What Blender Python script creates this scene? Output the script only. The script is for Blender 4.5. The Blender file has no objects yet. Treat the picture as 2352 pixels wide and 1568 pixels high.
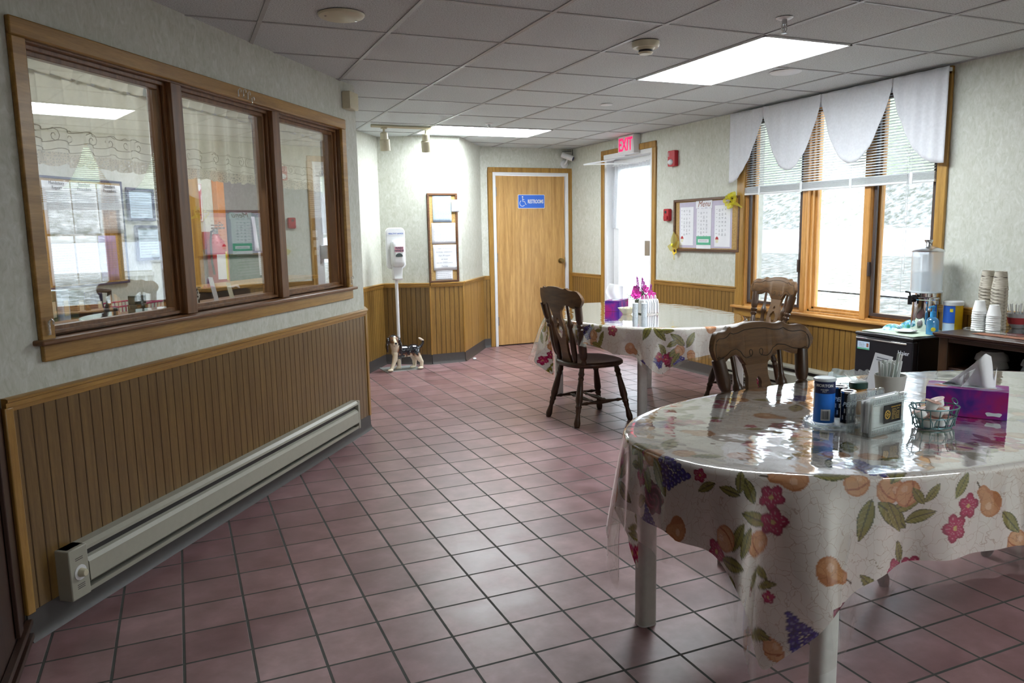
import bpy, bmesh, math, random
import numpy as np
from mathutils import Vector, Matrix
random.seed(7); rng = np.random.default_rng(7)
PI = math.pi
sc = bpy.context.scene
COL = sc.collection

# ------------------------------------------------------------------ camera
cam_d = bpy.data.cameras.new('camera')
cam_d.sensor_width = 36.0
cam_d.lens = 1759.27 / 2352 * 36
cam_d.clip_start = 0.02
cam_o = bpy.data.objects.new('camera', cam_d); COL.objects.link(cam_o)
Rr = Vector((0.916668, -0.399265, -0.017505)); Rd = Vector((-0.072710, -0.123543, -0.989672)); Rf = Vector((0.392979, 0.908474, -0.142279))
Rf = Rf.normalized(); Rr = (Rr - Rf * Rr.dot(Rf)).normalized(); Rd = Rf.cross(Rr)
cam_o.matrix_world = Matrix(((Rr.x, -Rd.x, -Rf.x, -0.4295), (Rr.y, -Rd.y, -Rf.y, -3.8794), (Rr.z, -Rd.z, -Rf.z, 1.381), (0, 0, 0, 1)))
sc.camera = cam_o

# ------------------------------------------------------------------ world, exposure
sc.view_settings.view_transform = 'Standard'
sc.view_settings.look = 'None'
sc.view_settings.gamma = 1.0
sc.view_settings.use_curve_mapping = False
sc.view_settings.exposure = 0.43
W = bpy.data.worlds.new('sky'); sc.world = W; W.use_nodes = True
wn = W.node_tree.nodes; wl = W.node_tree.links
bg = wn['Background']
tcw = wn.new('ShaderNodeTexCoord'); nz = wn.new('ShaderNodeTexNoise'); nz.inputs['Scale'].default_value = 2.5
nz.inputs['Detail'].default_value = 4
rampw = wn.new('ShaderNodeValToRGB')
rampw.color_ramp.elements[0].color = (0.70, 0.82, 1.0, 1); rampw.color_ramp.elements[1].color = (0.95, 0.98, 1.0, 1)
wl.new(tcw.outputs['Generated'], nz.inputs['Vector']); wl.new(nz.outputs['Fac'], rampw.inputs['Fac'])
wl.new(rampw.outputs['Color'], bg.inputs['Color'])
bg.inputs['Strength'].default_value = 5.0
sun_d = bpy.data.lights.new('sun', 'SUN'); sun_d.energy = 2.5; sun_d.angle = math.radians(12); sun_d.color = (1, .97, .92)
sun_o = bpy.data.objects.new('sun', sun_d); COL.objects.link(sun_o)
sun_o.rotation_euler = (math.radians(28), math.radians(-38), 0)   # high, from behind the building
PANEL_MAIN = 24.0
PANEL_OFFICE = 9.5
def portal(name, loc, sx, sy, rot):
    l = bpy.data.lights.new(name, 'AREA'); l.shape = 'RECTANGLE'; l.size = sx; l.size_y = sy
    l.cycles.is_portal = True
    o = bpy.data.objects.new(name, l); COL.objects.link(o); o.location = loc; o.rotation_euler = rot
portal('window_portal', (4.30, .535, 1.5), 1.75, 1.9, (PI/2, 0, PI/2))
portal('door_portal', (4.30, 3.33, 1.1), 2.2, .95, (0, PI/2, 0))

# ------------------------------------------------------------------ helpers
class MB:
    def __init__(s): s.v = []; s.f = []; s.m = []
    def add(s, vs, fs, mi=0):
        n = len(s.v); s.v += [tuple(p) for p in vs]; s.f += [tuple(i + n for i in f) for f in fs]; s.m += [mi] * len(fs); return s
    def box(s, x0, x1, y0, y1, z0, z1, mi=0):
        if x0 > x1: x0, x1 = x1, x0
        if y0 > y1: y0, y1 = y1, y0
        if z0 > z1: z0, z1 = z1, z0
        return s.add([(x0,y0,z0),(x1,y0,z0),(x1,y1,z0),(x0,y1,z0),(x0,y0,z1),(x1,y0,z1),(x1,y1,z1),(x0,y1,z1)],
                     [(0,3,2,1),(4,5,6,7),(0,1,5,4),(1,2,6,5),(2,3,7,6),(3,0,4,7)], mi)
    def prism(s, poly, a, b, axis='y', mi=0):
        """poly 2d points, extruded from a to b along axis ('y': poly in xz, 'z': xy, 'x': yz)"""
        n = len(poly)
        mk = {'y': lambda p, t: (p[0], t, p[1]), 'z': lambda p, t: (p[0], p[1], t), 'x': lambda p, t: (t, p[0], p[1])}[axis]
        vs = [mk(p, a) for p in poly] + [mk(p, b) for p in poly]
        fs = [tuple(range(n)), tuple(range(2*n-1, n-1, -1))] + [(i, n + i, n + (i+1) % n, (i+1) % n) for i in range(n)]
        return s.add(vs, fs, mi)
    def lathe(s, p0, p1, prof, seg=16, cap=True, mi=0, sx=1.0):
        p0 = Vector(p0); p1 = Vector(p1); ax = (p1 - p0)
        L = ax.length; ax = ax / L
        up = Vector((0, 0, 1)) if abs(ax.z) < .9 else Vector((1, 0, 0))
        u = ax.cross(up).normalized(); w = ax.cross(u)
        if abs(ax.z) >= .9: u, w = Vector((1, 0, 0)) - ax * ax.x, None; u.normalize(); w = ax.cross(u)
        vs = []; fs = []
        for t, r in prof:
            c = p0 + ax * (t * L)
            for k in range(seg):
                a = 2 * PI * k / seg
                vs.append(c + u * (math.cos(a) * r * sx) + w * (math.sin(a) * r))
        m = len(prof)
        for i in range(m - 1):
            for k in range(seg):
                k2 = (k + 1) % seg
                fs.append((i*seg+k, i*seg+k2, (i+1)*seg+k2, (i+1)*seg+k))
        if cap:
            fs.append(tuple(range(seg-1, -1, -1))); fs.append(tuple(range((m-1)*seg, m*seg)))
        return s.add(vs, fs, mi)
    def cyl(s, p0, p1, r, r2=None, seg=16, mi=0): return s.lathe(p0, p1, [(0, r), (1, r if r2 is None else r2)], seg, True, mi)
    def tube(s, pts, r, seg=8, closed=False, mi=0, radii=None):
        pts = [Vector(p) for p in pts]; n = len(pts); vs = []; fs = []
        prev = None
        for i, p in enumerate(pts):
            a = pts[(i-1) % n] if (closed or i > 0) else p
            b = pts[(i+1) % n] if (closed or i < n-1) else p
            t = (b - a).normalized()
            if prev is None:
                up = Vector((0,0,1)) if abs(t.z) < .9 else Vector((1,0,0))
                u = t.cross(up).normalized()
            else:
                u = (prev - t * prev.dot(t)).normalized()
            prev = u; w = t.cross(u)
            rr = radii[i] if radii else r
            for k in range(seg):
                an = 2*PI*k/seg; vs.append(p + u*math.cos(an)*rr + w*math.sin(an)*rr)
        m = n if closed else n-1
        for i in range(m):
            j = (i+1) % n
            for k in range(seg):
                k2 = (k+1) % seg; fs.append((i*seg+k, i*seg+k2, j*seg+k2, j*seg+k))
        if not closed: fs.append(tuple(range(seg-1,-1,-1))); fs.append(tuple(range((n-1)*seg, n*seg)))
        return s.add(vs, fs, mi)
    def ell(s, c, r, seg=16, rings=10, mi=0, rot=None):
        vs = []; fs = []; c = Vector(c)
        for i in range(rings+1):
            th = PI*i/rings
            for k in range(seg):
                a = 2*PI*k/seg
                v = Vector((r[0]*math.sin(th)*math.cos(a), r[1]*math.sin(th)*math.sin(a), r[2]*math.cos(th)))
                if rot: v = rot @ v
                vs.append(c + v)
        for i in range(rings):
            for k in range(seg):
                k2 = (k+1) % seg; fs.append((i*seg+k, (i+1)*seg+k, (i+1)*seg+k2, i*seg+k2))
        return s.add(vs, fs, mi)
    def surf(s, fn, nu, nv, cu=False, cv=False, mi=0):
        vs = [fn(i/(nu if cu else nu-1), j/(nv if cv else nv-1)) for i in range(nu) for j in range(nv)]
        fs = []
        for i in range(nu if cu else nu-1):
            for j in range(nv if cv else nv-1):
                i2 = (i+1) % nu; j2 = (j+1) % nv
                fs.append((i*nv+j, i2*nv+j, i2*nv+j2, i*nv+j2))
        return s.add(vs, fs, mi)
    def quad(s, a, b, c, d, mi=0): return s.add([a,b,c,d], [(0,1,2,3)], mi)
    def xf(s, M):
        s.v = [tuple(M @ Vector(p)) for p in s.v]; return s

def mesh_of(name, mb, mats, smooth=True, angle=35, fix=True):
    me = bpy.data.meshes.new(name); me.from_pydata(mb.v, [], mb.f)
    if not isinstance(mats, (list, tuple)): mats = [mats]
    for m in mats: me.materials.append(m)
    if len(mats) > 1: me.polygons.foreach_set('material_index', mb.m)
    if fix:
        bm = bmesh.new(); bm.from_mesh(me)
        bmesh.ops.remove_doubles(bm, verts=bm.verts, dist=1e-6)
        bmesh.ops.recalc_face_normals(bm, faces=bm.faces); bm.to_mesh(me); bm.free()
    me.update()
    if smooth:
        me.polygons.foreach_set('use_smooth', [True]*len(me.polygons))
        me.set_sharp_from_angle(angle=math.radians(angle))
    return me
def obj(name, mb, mats, parent=None, bevel=0, smooth=True, angle=35, loc=None, rot=None, solid=0, fix=True, seg=2):
    me = mesh_of(name, mb, mats, smooth, angle, fix) if isinstance(mb, MB) else mb
    o = bpy.data.objects.new(name, me); COL.objects.link(o)
    if parent: o.parent = parent
    if loc is not None: o.location = loc
    if rot is not None: o.rotation_euler = rot
    if solid:
        m = o.modifiers.new('solid', 'SOLIDIFY'); m.thickness = solid; m.offset = 0
    if bevel:
        m = o.modifiers.new('bevel', 'BEVEL'); m.width = bevel; m.segments = seg; m.limit_method = 'ANGLE'; m.angle_limit = math.radians(40)
        m.harden_normals = False
    return o
def tag(o, label=None, cat=None, group=None, kind=None):
    if label: o['label'] = label
    if cat: o['category'] = cat
    if group: o['group'] = group
    if kind: o['kind'] = kind
    return o
def empty(name, loc=(0,0,0), rz=0, rot=None):
    o = bpy.data.objects.new(name, None); COL.objects.link(o); o.location = loc
    o.rotation_euler = rot if rot else (0, 0, rz); o.empty_display_size = .05
    return o
def thing(name, label, cat, loc=(0,0,0), rz=0, group=None, rot=None):
    return tag(empty(name, loc, rz, rot), label, cat, group)
def dup(root, loc=None, rot=None, label=None, group=None):
    r = root.copy(); COL.objects.link(r)
    if loc is not None: r.location = loc
    if rot is not None: r.rotation_euler = rot
    if label: r['label'] = label
    if group: r['group'] = group
    for ch in list(root.children):
        c = ch.copy(); COL.objects.link(c); c.parent = r
        for g in list(ch.children):
            d = g.copy(); COL.objects.link(d); d.parent = c
    return r
def struct(name, label, cat, loc=(0,0,0), rz=0):
    return tag(empty(name, loc, rz), label, cat, kind='structure')
def text_mesh(body, size, ext=0.0006, off=0.0, align='CENTER', spacing=1.0, shear=0.0):
    c = bpy.data.curves.new('text', 'FONT'); c.body = body; c.size = size; c.extrude = ext; c.offset = off
    c.align_x = align; c.align_y = 'CENTER'; c.space_character = spacing; c.shear = shear; c.resolution_u = 3
    o = bpy.data.objects.new('text', c); COL.objects.link(o)
    bpy.context.view_layer.update()
    dg = bpy.context.evaluated_depsgraph_get()
    me = bpy.data.meshes.new_from_object(o.evaluated_get(dg))
    bpy.data.objects.remove(o); bpy.data.curves.remove(c)
    return me
def text(name, body, size, mat, parent, loc, rot=(PI/2,0,0), sx=1.0, **kw):
    me = text_mesh(body, size, **kw); me.materials.clear(); me.materials.append(mat)
    o = bpy.data.objects.new(name, me); COL.objects.link(o); o.parent = parent; o.location = loc; o.rotation_euler = rot
    o.scale = (sx, 1, 1)
    return o

# ------------------------------------------------------------------ materials
class NT:
    def __init__(s, name):
        s.m = bpy.data.materials.new(name); s.m.use_nodes = True; s.n = s.m.node_tree.nodes; s.l = s.m.node_tree.links
        s.b = s.n['Principled BSDF']; s.out = s.n['Material Output']
        s.tc = s.n.new('ShaderNodeTexCoord')
    def node(s, t, **kw):
        n = s.n.new(t)
        for k, v in kw.items():
            if k.startswith('_'): setattr(n, k[1:], v)
            else: n.inputs[k.replace('__', ' ')].default_value = v
        return n
    def L(s, a, b): s.l.new(a, b)
    def mapping(s, scale=(1,1,1), rot=(0,0,0), loc=(0,0,0), src='Object'):
        m = s.n.new('ShaderNodeMapping'); m.inputs['Scale'].default_value = scale; m.inputs['Rotation'].default_value = rot; m.inputs['Location'].default_value = loc
        s.L(s.tc.outputs[src], m.inputs['Vector']); return m
    def ramp(s, fac, stops):
        r = s.n.new('ShaderNodeValToRGB'); e = r.color_ramp.elements
        while len(e) > 1: e.remove(e[-1])
        e[0].position = stops[0][0]; e[0].color = (*stops[0][1], 1)
        for p, c in stops[1:]:
            x = e.new(p); x.color = (*c, 1)
        s.L(fac, r.inputs['Fac']); return r
    def bump(s, h, strength=.2, dist=.01):
        b = s.n.new('ShaderNodeBump'); b.inputs['Strength'].default_value = strength; b.inputs['Distance'].default_value = dist
        s.L(h, b.inputs['Height']); s.L(b.outputs['Normal'], s.b.inputs['Normal']); return b
    def mix(s, fac, a, b, mode='MIX'):
        n = s.n.new('ShaderNodeMix'); n.data_type = 'RGBA'; n.blend_type = mode
        for inp, v in ((n.inputs[0], fac), (n.inputs[6], a), (n.inputs[7], b)):
            if hasattr(v, 'links') or hasattr(v, 'is_linked'): s.L(v, inp)
            else: inp.default_value = v if not isinstance(v, tuple) else (*v, 1)
        return n.outputs[2]
    def set(s, **kw):
        for k, v in kw.items():
            k = k.replace('__', ' '); s.b.inputs[k].default_value = (*v, 1) if isinstance(v, tuple) and len(v) == 3 else v
        return s
def plain(name, col, rough=.5, metal=0, spec=.5, coat=0, var=.06, scale=30, bump=0):
    t = NT(name); t.set(Roughness=rough, Metallic=metal, Coat__Weight=coat)
    t.b.inputs['Specular IOR Level'].default_value = spec
    n = t.node('ShaderNodeTexNoise', Scale=scale, Detail=3.0); t.L(t.tc.outputs['Object'], n.inputs['Vector'])
    lo = tuple(c*(1-var) for c in col); hi = tuple(min(1, c*(1+var)) for c in col)
    r = t.ramp(n.outputs['Fac'], [(.3, lo), (.7, hi)]); t.L(r.outputs['Color'], t.b.inputs['Base Color'])
    if bump: t.bump(n.outputs['Fac'], bump, .002)
    return t.m
def wood(name, dark, light, rough=.4, axis='z', scale=1.0, coat=.15, fig=1.0):
    t = NT(name); t.set(Roughness=rough, Coat__Weight=coat, Coat__Roughness=.25)
    st = {'z': (14, 14, .9), 'x': (.9, 14, 14), 'y': (14, .9, 14)}[axis]
    mp = t.mapping(tuple(a*scale for a in st))
    n = t.node('ShaderNodeTexNoise', Scale=2.2, Detail=8.0, Roughness=.6, Distortion=.6*fig); t.L(mp.outputs[0], n.inputs['Vector'])
    mp2 = t.mapping(tuple(a*scale*9 for a in st)); n2 = t.node('ShaderNodeTexNoise', Scale=3.0, Detail=4.0); t.L(mp2.outputs[0], n2.inputs['Vector'])
    a = t.ramp(n.outputs['Fac'], [(.32, dark), (.5, tuple((x+y)/2 for x, y in zip(dark, light))), (.68, light)])
    b = t.ramp(n2.outputs['Fac'], [(.35, (.72, .68, .6)), (.6, (1, 1, 1))])
    c = t.mix(.55, a.outputs['Color'], b.outputs['Color'], 'MULTIPLY')
    t.L(c, t.b.inputs['Base Color']); t.bump(n2.outputs['Fac'], .08, .002)
    return t.m
OAK_D = (.27, .135, .025); OAK_L = (.47, .265, .06)
M = {}
M['oak_x'] = wood('golden oak trim', OAK_D, OAK_L, .36, 'x')
M['oak_z'] = wood('golden oak upright', OAK_D, OAK_L, .36, 'z')
M['oak_door'] = wood('oak door veneer', (.42, .225, .065), (.66, .40, .15), .42, 'z', .45, fig=2.5)
M['oak_shade_x'] = wood('shade toned oak jamb', (.13, .055, .018), (.24, .11, .04), .38, 'x')  # golden oak darkened: shade within the office window is put into the colour
M['oak_shade_z'] = wood('shade toned oak upright jamb', (.13, .055, .018), (.24, .11, .04), .38, 'z')
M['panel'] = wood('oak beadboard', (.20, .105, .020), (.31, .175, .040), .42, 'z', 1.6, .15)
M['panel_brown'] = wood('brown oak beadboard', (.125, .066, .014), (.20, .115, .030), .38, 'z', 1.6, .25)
M['win_oak_x'] = wood('orange oak sash', (.46, .21, .05), (.68, .36, .11), .35, 'x')
M['win_oak_z'] = wood('orange oak sash upright', (.46, .21, .05), (.68, .36, .11), .35, 'z')
M['dark_wood'] = wood('dark brown chair wood', (.026, .011, .004), (.070, .031, .011), .34, 'z', 1.0, .12)
M['dark_wood_x'] = wood('dark brown cabinet wood', (.022, .010, .006), (.055, .022, .012), .3, 'x', 1.0, .35)
M['chair_flat'] = wood('chair wood flat grain', (.075, .033, .009), (.165, .080, .024), .5, 'x', 1.2, .05)
M['frame_dark'] = wood('walnut board frame', (.07, .03, .013), (.16, .07, .03), .4, 'x', 2.0)
M['closet'] = wood('dark closet door', (.03, .014, .01), (.06, .028, .018), .4, 'z')

def m_wallpaper():
    t = NT('mottled wallpaper'); t.set(Roughness=.7)
    t.b.inputs['Specular IOR Level'].default_value = .25
    mp = t.mapping((26, 26, 13), (0.35, .35, 0)); n = t.node('ShaderNodeTexNoise', Scale=1.4, Detail=6.0, Roughness=.65, Distortion=1.2); t.L(mp.outputs[0], n.inputs['Vector'])
    mp2 = t.mapping((4, 4, 4)); n2 = t.node('ShaderNodeTexNoise', Scale=1.5, Detail=3.0); t.L(mp2.outputs[0], n2.inputs['Vector'])
    a = t.ramp(n.outputs['Fac'], [(.30, (.49, .51, .43)), (.45, (.57, .58, .515)), (.58, (.62, .63, .575)), (.72, (.70, .71, .665))])
    b = t.ramp(n2.outputs['Fac'], [(.3, (.95, .95, .93)), (.7, (1, 1, 1))])
    t.L(t.mix(1.0, a.outputs['Color'], b.outputs['Color'], 'MULTIPLY'), t.b.inputs['Base Color'])
    t.bump(n.outputs['Fac'], .15, .002)
    return t.m
M['wallpaper'] = m_wallpaper()
def m_floor():
    t = NT('red quarry tile floor'); t.b.inputs['Specular IOR Level'].default_value = .7
    mp = t.mapping((1, 1, 1), loc=(-0.5614, 0.8819, 0))
    br = t.n.new('ShaderNodeTexBrick'); br.offset = 0; br.squash = 1
    br.inputs['Scale'].default_value = 1; br.inputs['Brick Width'].default_value = .2131; br.inputs['Row Height'].default_value = .2131
    br.inputs['Mortar Size'].default_value = .0052; br.inputs['Mortar Smooth'].default_value = .25; br.inputs['Bias'].default_value = 0
    br.inputs['Color1'].default_value = (.215, .112, .116, 1); br.inputs['Color2'].default_value = (.305, .178, .182, 1); br.inputs['Mortar'].default_value = (.055, .055, .048, 1)
    t.L(mp.outputs[0], br.inputs['Vector'])
    n = t.node('ShaderNodeTexNoise', Scale=7.0, Detail=4.0, Roughness=.6); t.L(t.tc.outputs['Object'], n.inputs['Vector'])
    r = t.ramp(n.outputs['Fac'], [(.3, (.74, .70, .70)), (.52, (1, 1, 1)), (.72, (1.32, 1.36, 1.40))])
    n3 = t.node('ShaderNodeTexNoise', Scale=260.0, Detail=2.0); t.L(t.tc.outputs['Object'], n3.inputs['Vector'])
    c = t.mix(1.0, br.outputs['Color'], r.outputs['Color'], 'MULTIPLY')
    t.L(c, t.b.inputs['Base Color'])
    rr = t.node('ShaderNodeMapRange'); t.L(br.outputs['Fac'], rr.inputs[0]); rr.inputs[3].default_value = .24; rr.inputs[4].default_value = .8
    ad = t.node('ShaderNodeMath', _operation='MULTIPLY_ADD'); t.L(n.outputs['Fac'], ad.inputs[0]); ad.inputs[1].default_value = .22; t.L(rr.outputs[0], ad.inputs[2])
    t.L(ad.outputs[0], t.b.inputs['Roughness'])
    inv = t.node('ShaderNodeMath', _operation='SUBTRACT'); inv.inputs[0].default_value = 1; t.L(br.outputs['Fac'], inv.inputs[1])
    n2 = t.node('ShaderNodeMath', _operation='MULTIPLY_ADD'); t.L(n3.outputs['Fac'], n2.inputs[0]); n2.inputs[1].default_value = .05; t.L(inv.outputs[0], n2.inputs[2])
    t.bump(n2.outputs[0], .5, .002)
    return t.m
M['floor'] = m_floor()
def m_ceil():
    t = NT('speckled ceiling tile'); t.set(Roughness=.9); t.b.inputs['Specular IOR Level'].default_value = .1
    n = t.node('ShaderNodeTexNoise', Scale=170.0, Detail=3.0, Roughness=.7); t.L(t.tc.outputs['Object'], n.inputs['Vector'])
    r = t.ramp(n.outputs['Fac'], [(.36, (.38, .41, .41)), (.5, (.62, .66, .665)), (.7, (.72, .765, .77))]); t.L(r.outputs['Color'], t.b.inputs['Base Color'])
    t.bump(n.outputs['Fac'], .6, .004)
    return t.m
M['ceiling'] = m_ceil()
M['tbar'] = plain('grey ceiling grid', (.40, .41, .41), .45, .2)
M['cove'] = plain('dark vinyl cove base', (.055, .048, .046), .45)
M['white_paint'] = plain('white door paint', (.74, .75, .76), .35, var=.02)
M['white_plastic'] = plain('white plastic', (.72, .73, .74), .3, var=.02)
M['cream_plastic'] = plain('cream plastic', (.62, .58, .42), .4, var=.03)
M['heater'] = plain('beige enamel', (.36, .35, .285), .4, var=.03)
M['heater_in'] = plain('heater fins', (.025, .024, .022), .5)
M['metal'] = plain('brushed steel', (.55, .55, .56), .25, 1, var=.08)
M['chrome'] = plain('chrome', (.75, .75, .77), .07, 1, var=.02)
M['brass'] = plain('aged brass', (.30, .22, .10), .3, 1)
M['black'] = plain('black gloss', (.012, .012, .014), .22)
M['black_matte'] = plain('black matte', (.02, .02, .022), .6)
M['fridge_black'] = plain('black fridge enamel', (.010, .010, .014), .3)
M['red'] = plain('fire red', (.42, .012, .025), .35)
M['paper'] = plain('white paper', (.78, .79, .83), .7, var=.03, scale=8)
M['paper_blue'] = plain('pale blue paper', (.50, .64, .80), .7)
M['paper_yellow'] = plain('cream paper', (.74, .72, .55), .7)
M['purple_paper'] = plain('violet paper', (.30, .24, .50), .7)
M['ink'] = plain('printed ink', (.22, .23, .27), .7)
M['ink_dark'] = plain('dark ink', (.05, .05, .07), .6)
M['ink_blue'] = plain('blue ink', (.05, .12, .42), .6)
M['cork'] = plain('cork', (.42, .27, .10), .85, var=.3, scale=140)
M['tabletop'] = plain('white laminate', (.66, .66, .64), .4)
M['table_leg'] = plain('white painted leg', (.60, .61, .58), .42, var=.05)
M['green_paper'] = plain('green card', (.10, .42, .26), .7)
M['tissue'] = plain('white tissue', (.82, .83, .85), .8, var=.02)
M['green_dark'] = plain('dark green plastic', (.015, .06, .045), .35)
M['leaf'] = plain('green leaves', (.055, .13, .04), .5, var=.4, scale=60)
M['magenta'] = plain('magenta petals', (.62, .05, .36), .5, var=.25, scale=40)
M['purple_flower'] = plain('purple blossom spikes', (.34, .06, .30), .5, var=.3, scale=80)
M['yellow_ribbon'] = None
M['yellow'] = plain('yellow petals', (.80, .58, .03), .5, var=.2)
M['seed'] = plain('dark seed head', (.06, .025, .01), .8)
M['cream_glass'] = plain('milky dish', (.72, .70, .55), .25)
M['wire_teal'] = plain('teal coated wire', (.10, .20, .21), .35, .4)
M['blue_salt'] = plain('salt blue', (.02, .20, .78), .35, var=.05)
M['navy'] = plain('navy', (.012, .02, .09), .35)
M['lid_white'] = plain('translucent white lid', (.68, .74, .78), .3)
M['gold_ink'] = plain('gold print', (.62, .40, .08), .4)
M['cup_grey'] = plain('grey plastic cup', (.50, .49, .45), .5, var=.03)
M['foam'] = plain('white foam', (.82, .83, .82), .7, var=.02)
M['orange_paint'] = plain('orange painted frame', (.60, .20, .04), .5)
M['sign_blue'] = plain('sign blue', (.03, .14, .62), .35, var=.02)
M['office_green'] = plain('green board', (.02, .10, .07), .7)
M['mauve'] = plain('mauve wall', (.16, .12, .14), .8)
M['iron'] = plain('cast iron', (.03, .032, .035), .45, .6)
M['magenta_wire'] = plain('magenta wire', (.45, .02, .12), .3)
M['yellow_label'] = plain('yellow label', (.80, .72, .05), .5)
M['orange_liquid'] = plain('amber plastic tub', (.80, .50, .02), .25)
M['runner'] = plain('red and tan runner', (.30, .13, .08), .9, var=.5, scale=90)
M['mat_green'] = plain('pale green towel', (.50, .60, .48), .9, var=.1)
M['concrete'] = plain('pale concrete', (.62, .62, .60), .9, var=.08, scale=4)
M['dark_sash'] = plain('dark bronze sash', (.06, .04, .035), .45)
M['brown_print'] = plain('brown print', (.26, .10, .06), .6)
M['red_print'] = plain('red print', (.45, .04, .05), .6)
def emis(name, col, s):
    t = NT(name); e = t.node('ShaderNodeEmission', Strength=s); e.inputs['Color'].default_value = (*col, 1)
    t.L(e.outputs[0], t.out.inputs['Surface']); return t.m
M['panel_light'] = emis('lit ceiling diffuser', (.90, .965, 1.0), PANEL_MAIN)
M['panel_office'] = emis('added office diffuser', (.96, .98, 1.0), PANEL_OFFICE)
M['exit_red'] = emis('lit exit letters', (1.0, .02, .10), 1.6)
M['spot_bulb'] = emis('lit spot lamp', (1.0, .95, .88), 30)
def glassy(name, tint=(.97, .985, .98), ior=1.5, rough=.0, extra=None, haze=0, hazecol=(.8,.85,.9), wave=None, coord='Object'):
    """thin clear sheet: transmits straight through, reflects by fresnel"""
    t = NT(name); t.n.remove(t.b)
    tr = t.node('ShaderNodeBsdfTransparent'); tr.inputs['Color'].default_value = (*tint, 1)
    gl = t.node('ShaderNodeBsdfGlossy', Roughness=rough); gl.inputs['Color'].default_value = (1, 1, 1, 1)
    fr = t.node('ShaderNodeFresnel', IOR=ior); mx = t.node('ShaderNodeMixShader')
    geo = t.node('ShaderNodeNewGeometry'); im = t.node('ShaderNodeMapRange'); t.L(geo.outputs['Backfacing'], im.inputs[0])
    im.inputs[3].default_value = ior; im.inputs[4].default_value = 1/ior; t.L(im.outputs[0], fr.inputs['IOR'])
    fac = fr.outputs[0]
    if extra:
        ad = t.node('ShaderNodeMath', _operation='MULTIPLY_ADD'); t.L(fr.outputs[0], ad.inputs[0]); ad.inputs[1].default_value = extra[0]; ad.inputs[2].default_value = extra[1]; ad.use_clamp = True; fac = ad.outputs[0]
    if wave:
        mp = t.mapping(wave[0], src=coord); n = t.node('ShaderNodeTexNoise', Scale=1.0, Detail=wave[3]); t.L(mp.outputs[0], n.inputs['Vector'])
        b = t.node('ShaderNodeBump', Strength=wave[1], Distance=wave[2]); t.L(n.outputs['Fac'], b.inputs['Height'])
        t.L(b.outputs[0], gl.inputs['Normal']); t.L(b.outputs[0], fr.inputs['Normal'])
    src = tr.outputs[0]
    if haze:
        df = t.node('ShaderNodeBsdfDiffuse'); df.inputs['Color'].default_value = (*hazecol, 1)
        tl = t.node('ShaderNodeBsdfTranslucent'); tl.inputs['Color'].default_value = (*hazecol, 1)
        a2 = t.node('ShaderNodeMixShader', Fac=.5); t.L(df.outputs[0], a2.inputs[1]); t.L(tl.outputs[0], a2.inputs[2])
        m2 = t.node('ShaderNodeMixShader', Fac=haze); t.L(tr.outputs[0], m2.inputs[1]); t.L(a2.outputs[0], m2.inputs[2]); src = m2.outputs[0]
    t.L(fac, mx.inputs[0]); t.L(src, mx.inputs[1]); t.L(gl.outputs[0], mx.inputs[2]); t.L(mx.outputs[0], t.out.inputs['Surface'])
    return t.m
M['glass'] = glassy('window glass', extra=(2.0, 0.0))
M['glass_office'] = glassy('office window glass', extra=(2.8, .01))
M['vinyl'] = glassy('clear vinyl sheet', (.975, .98, .96), 1.5, .06, extra=(2.3, .015), haze=.035, wave=((13, 11, 5), .26, .007, 2.0))
M['clear'] = glassy('clear acrylic', (.93, .96, .95), 1.5, .03, extra=(1.6, .03), haze=.05)
M['crystal'] = glassy('cut glass', (.86, .91, .90), 1.55, .02, extra=(2.0, .10), haze=.22, wave=((160, 160, 160), .9, .006, 2.0))
M['water_tank'] = glassy('acrylic tank', (.93, .95, .97), 1.5, .02, extra=(1.8, .02), haze=.34, hazecol=(.97, .98, 1.0))
M['water'] = glassy('water', (.90, .94, .96), 1.33, .0, extra=(1.6, .04), haze=.2, hazecol=(.95, .97, 1))
M['blue_soap'] = glassy('blue liquid soap bottle', (.25, .62, .88), 1.45, .05, extra=(1.5, .03), haze=.45, hazecol=(.15, .50, .80))
M['ribbon'] = glassy('yellow organza', (.95, .92, .35), 1.4, .3, haze=.55, hazecol=(.85, .80, .10))
M['sheer_yellow'] = glassy('sheer butterfly wing', (.95, .90, .55), 1.4, .3, haze=.6, hazecol=(.70, .60, .15))
M['bag'] = glassy('clear liner bag', (.92, .95, .96), 1.45, .15, extra=(1.8, .05), haze=.5, hazecol=(.75, .85, .88))
def cloth_mat(name, col, trans=.5, alpha=1.0, rough=.9, lace=None):
    t = NT(name); t.n.remove(t.b)
    df = t.node('ShaderNodeBsdfDiffuse'); tl = t.node('ShaderNodeBsdfTranslucent'); tp = t.node('ShaderNodeBsdfTransparent')
    n = t.node('ShaderNodeTexNoise', Scale=60.0, Detail=3.0); t.L(t.tc.outputs['Object'], n.inputs['Vector'])
    r = t.ramp(n.outputs['Fac'], [(.3, tuple(c*.92 for c in col)), (.7, col)])
    t.L(r.outputs['Color'], df.inputs['Color']); t.L(r.outputs['Color'], tl.inputs['Color'])
    m1 = t.node('ShaderNodeMixShader', Fac=trans); t.L(df.outputs[0], m1.inputs[1]); t.L(tl.outputs[0], m1.inputs[2])
    m2 = t.node('ShaderNodeMixShader', Fac=1-alpha); t.L(m1.outputs[0], m2.inputs[1]); t.L(tp.outputs[0], m2.inputs[2])
    if lace:
        v = t.node('ShaderNodeTexVoronoi', Scale=lace, _feature='DISTANCE_TO_EDGE'); t.L(t.tc.outputs['Object'], v.inputs['Vector'])
        rr = t.ramp(v.outputs['Distance'], [(.0, (0, 0, 0)), (.14, (0, 0, 0)), (.2, (1-alpha+.25,)*3)]); t.L(rr.outputs['Color'], m2.inputs[0])
    t.L(m2.outputs[0], t.out.inputs['Surface'])
    return t.m
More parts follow.
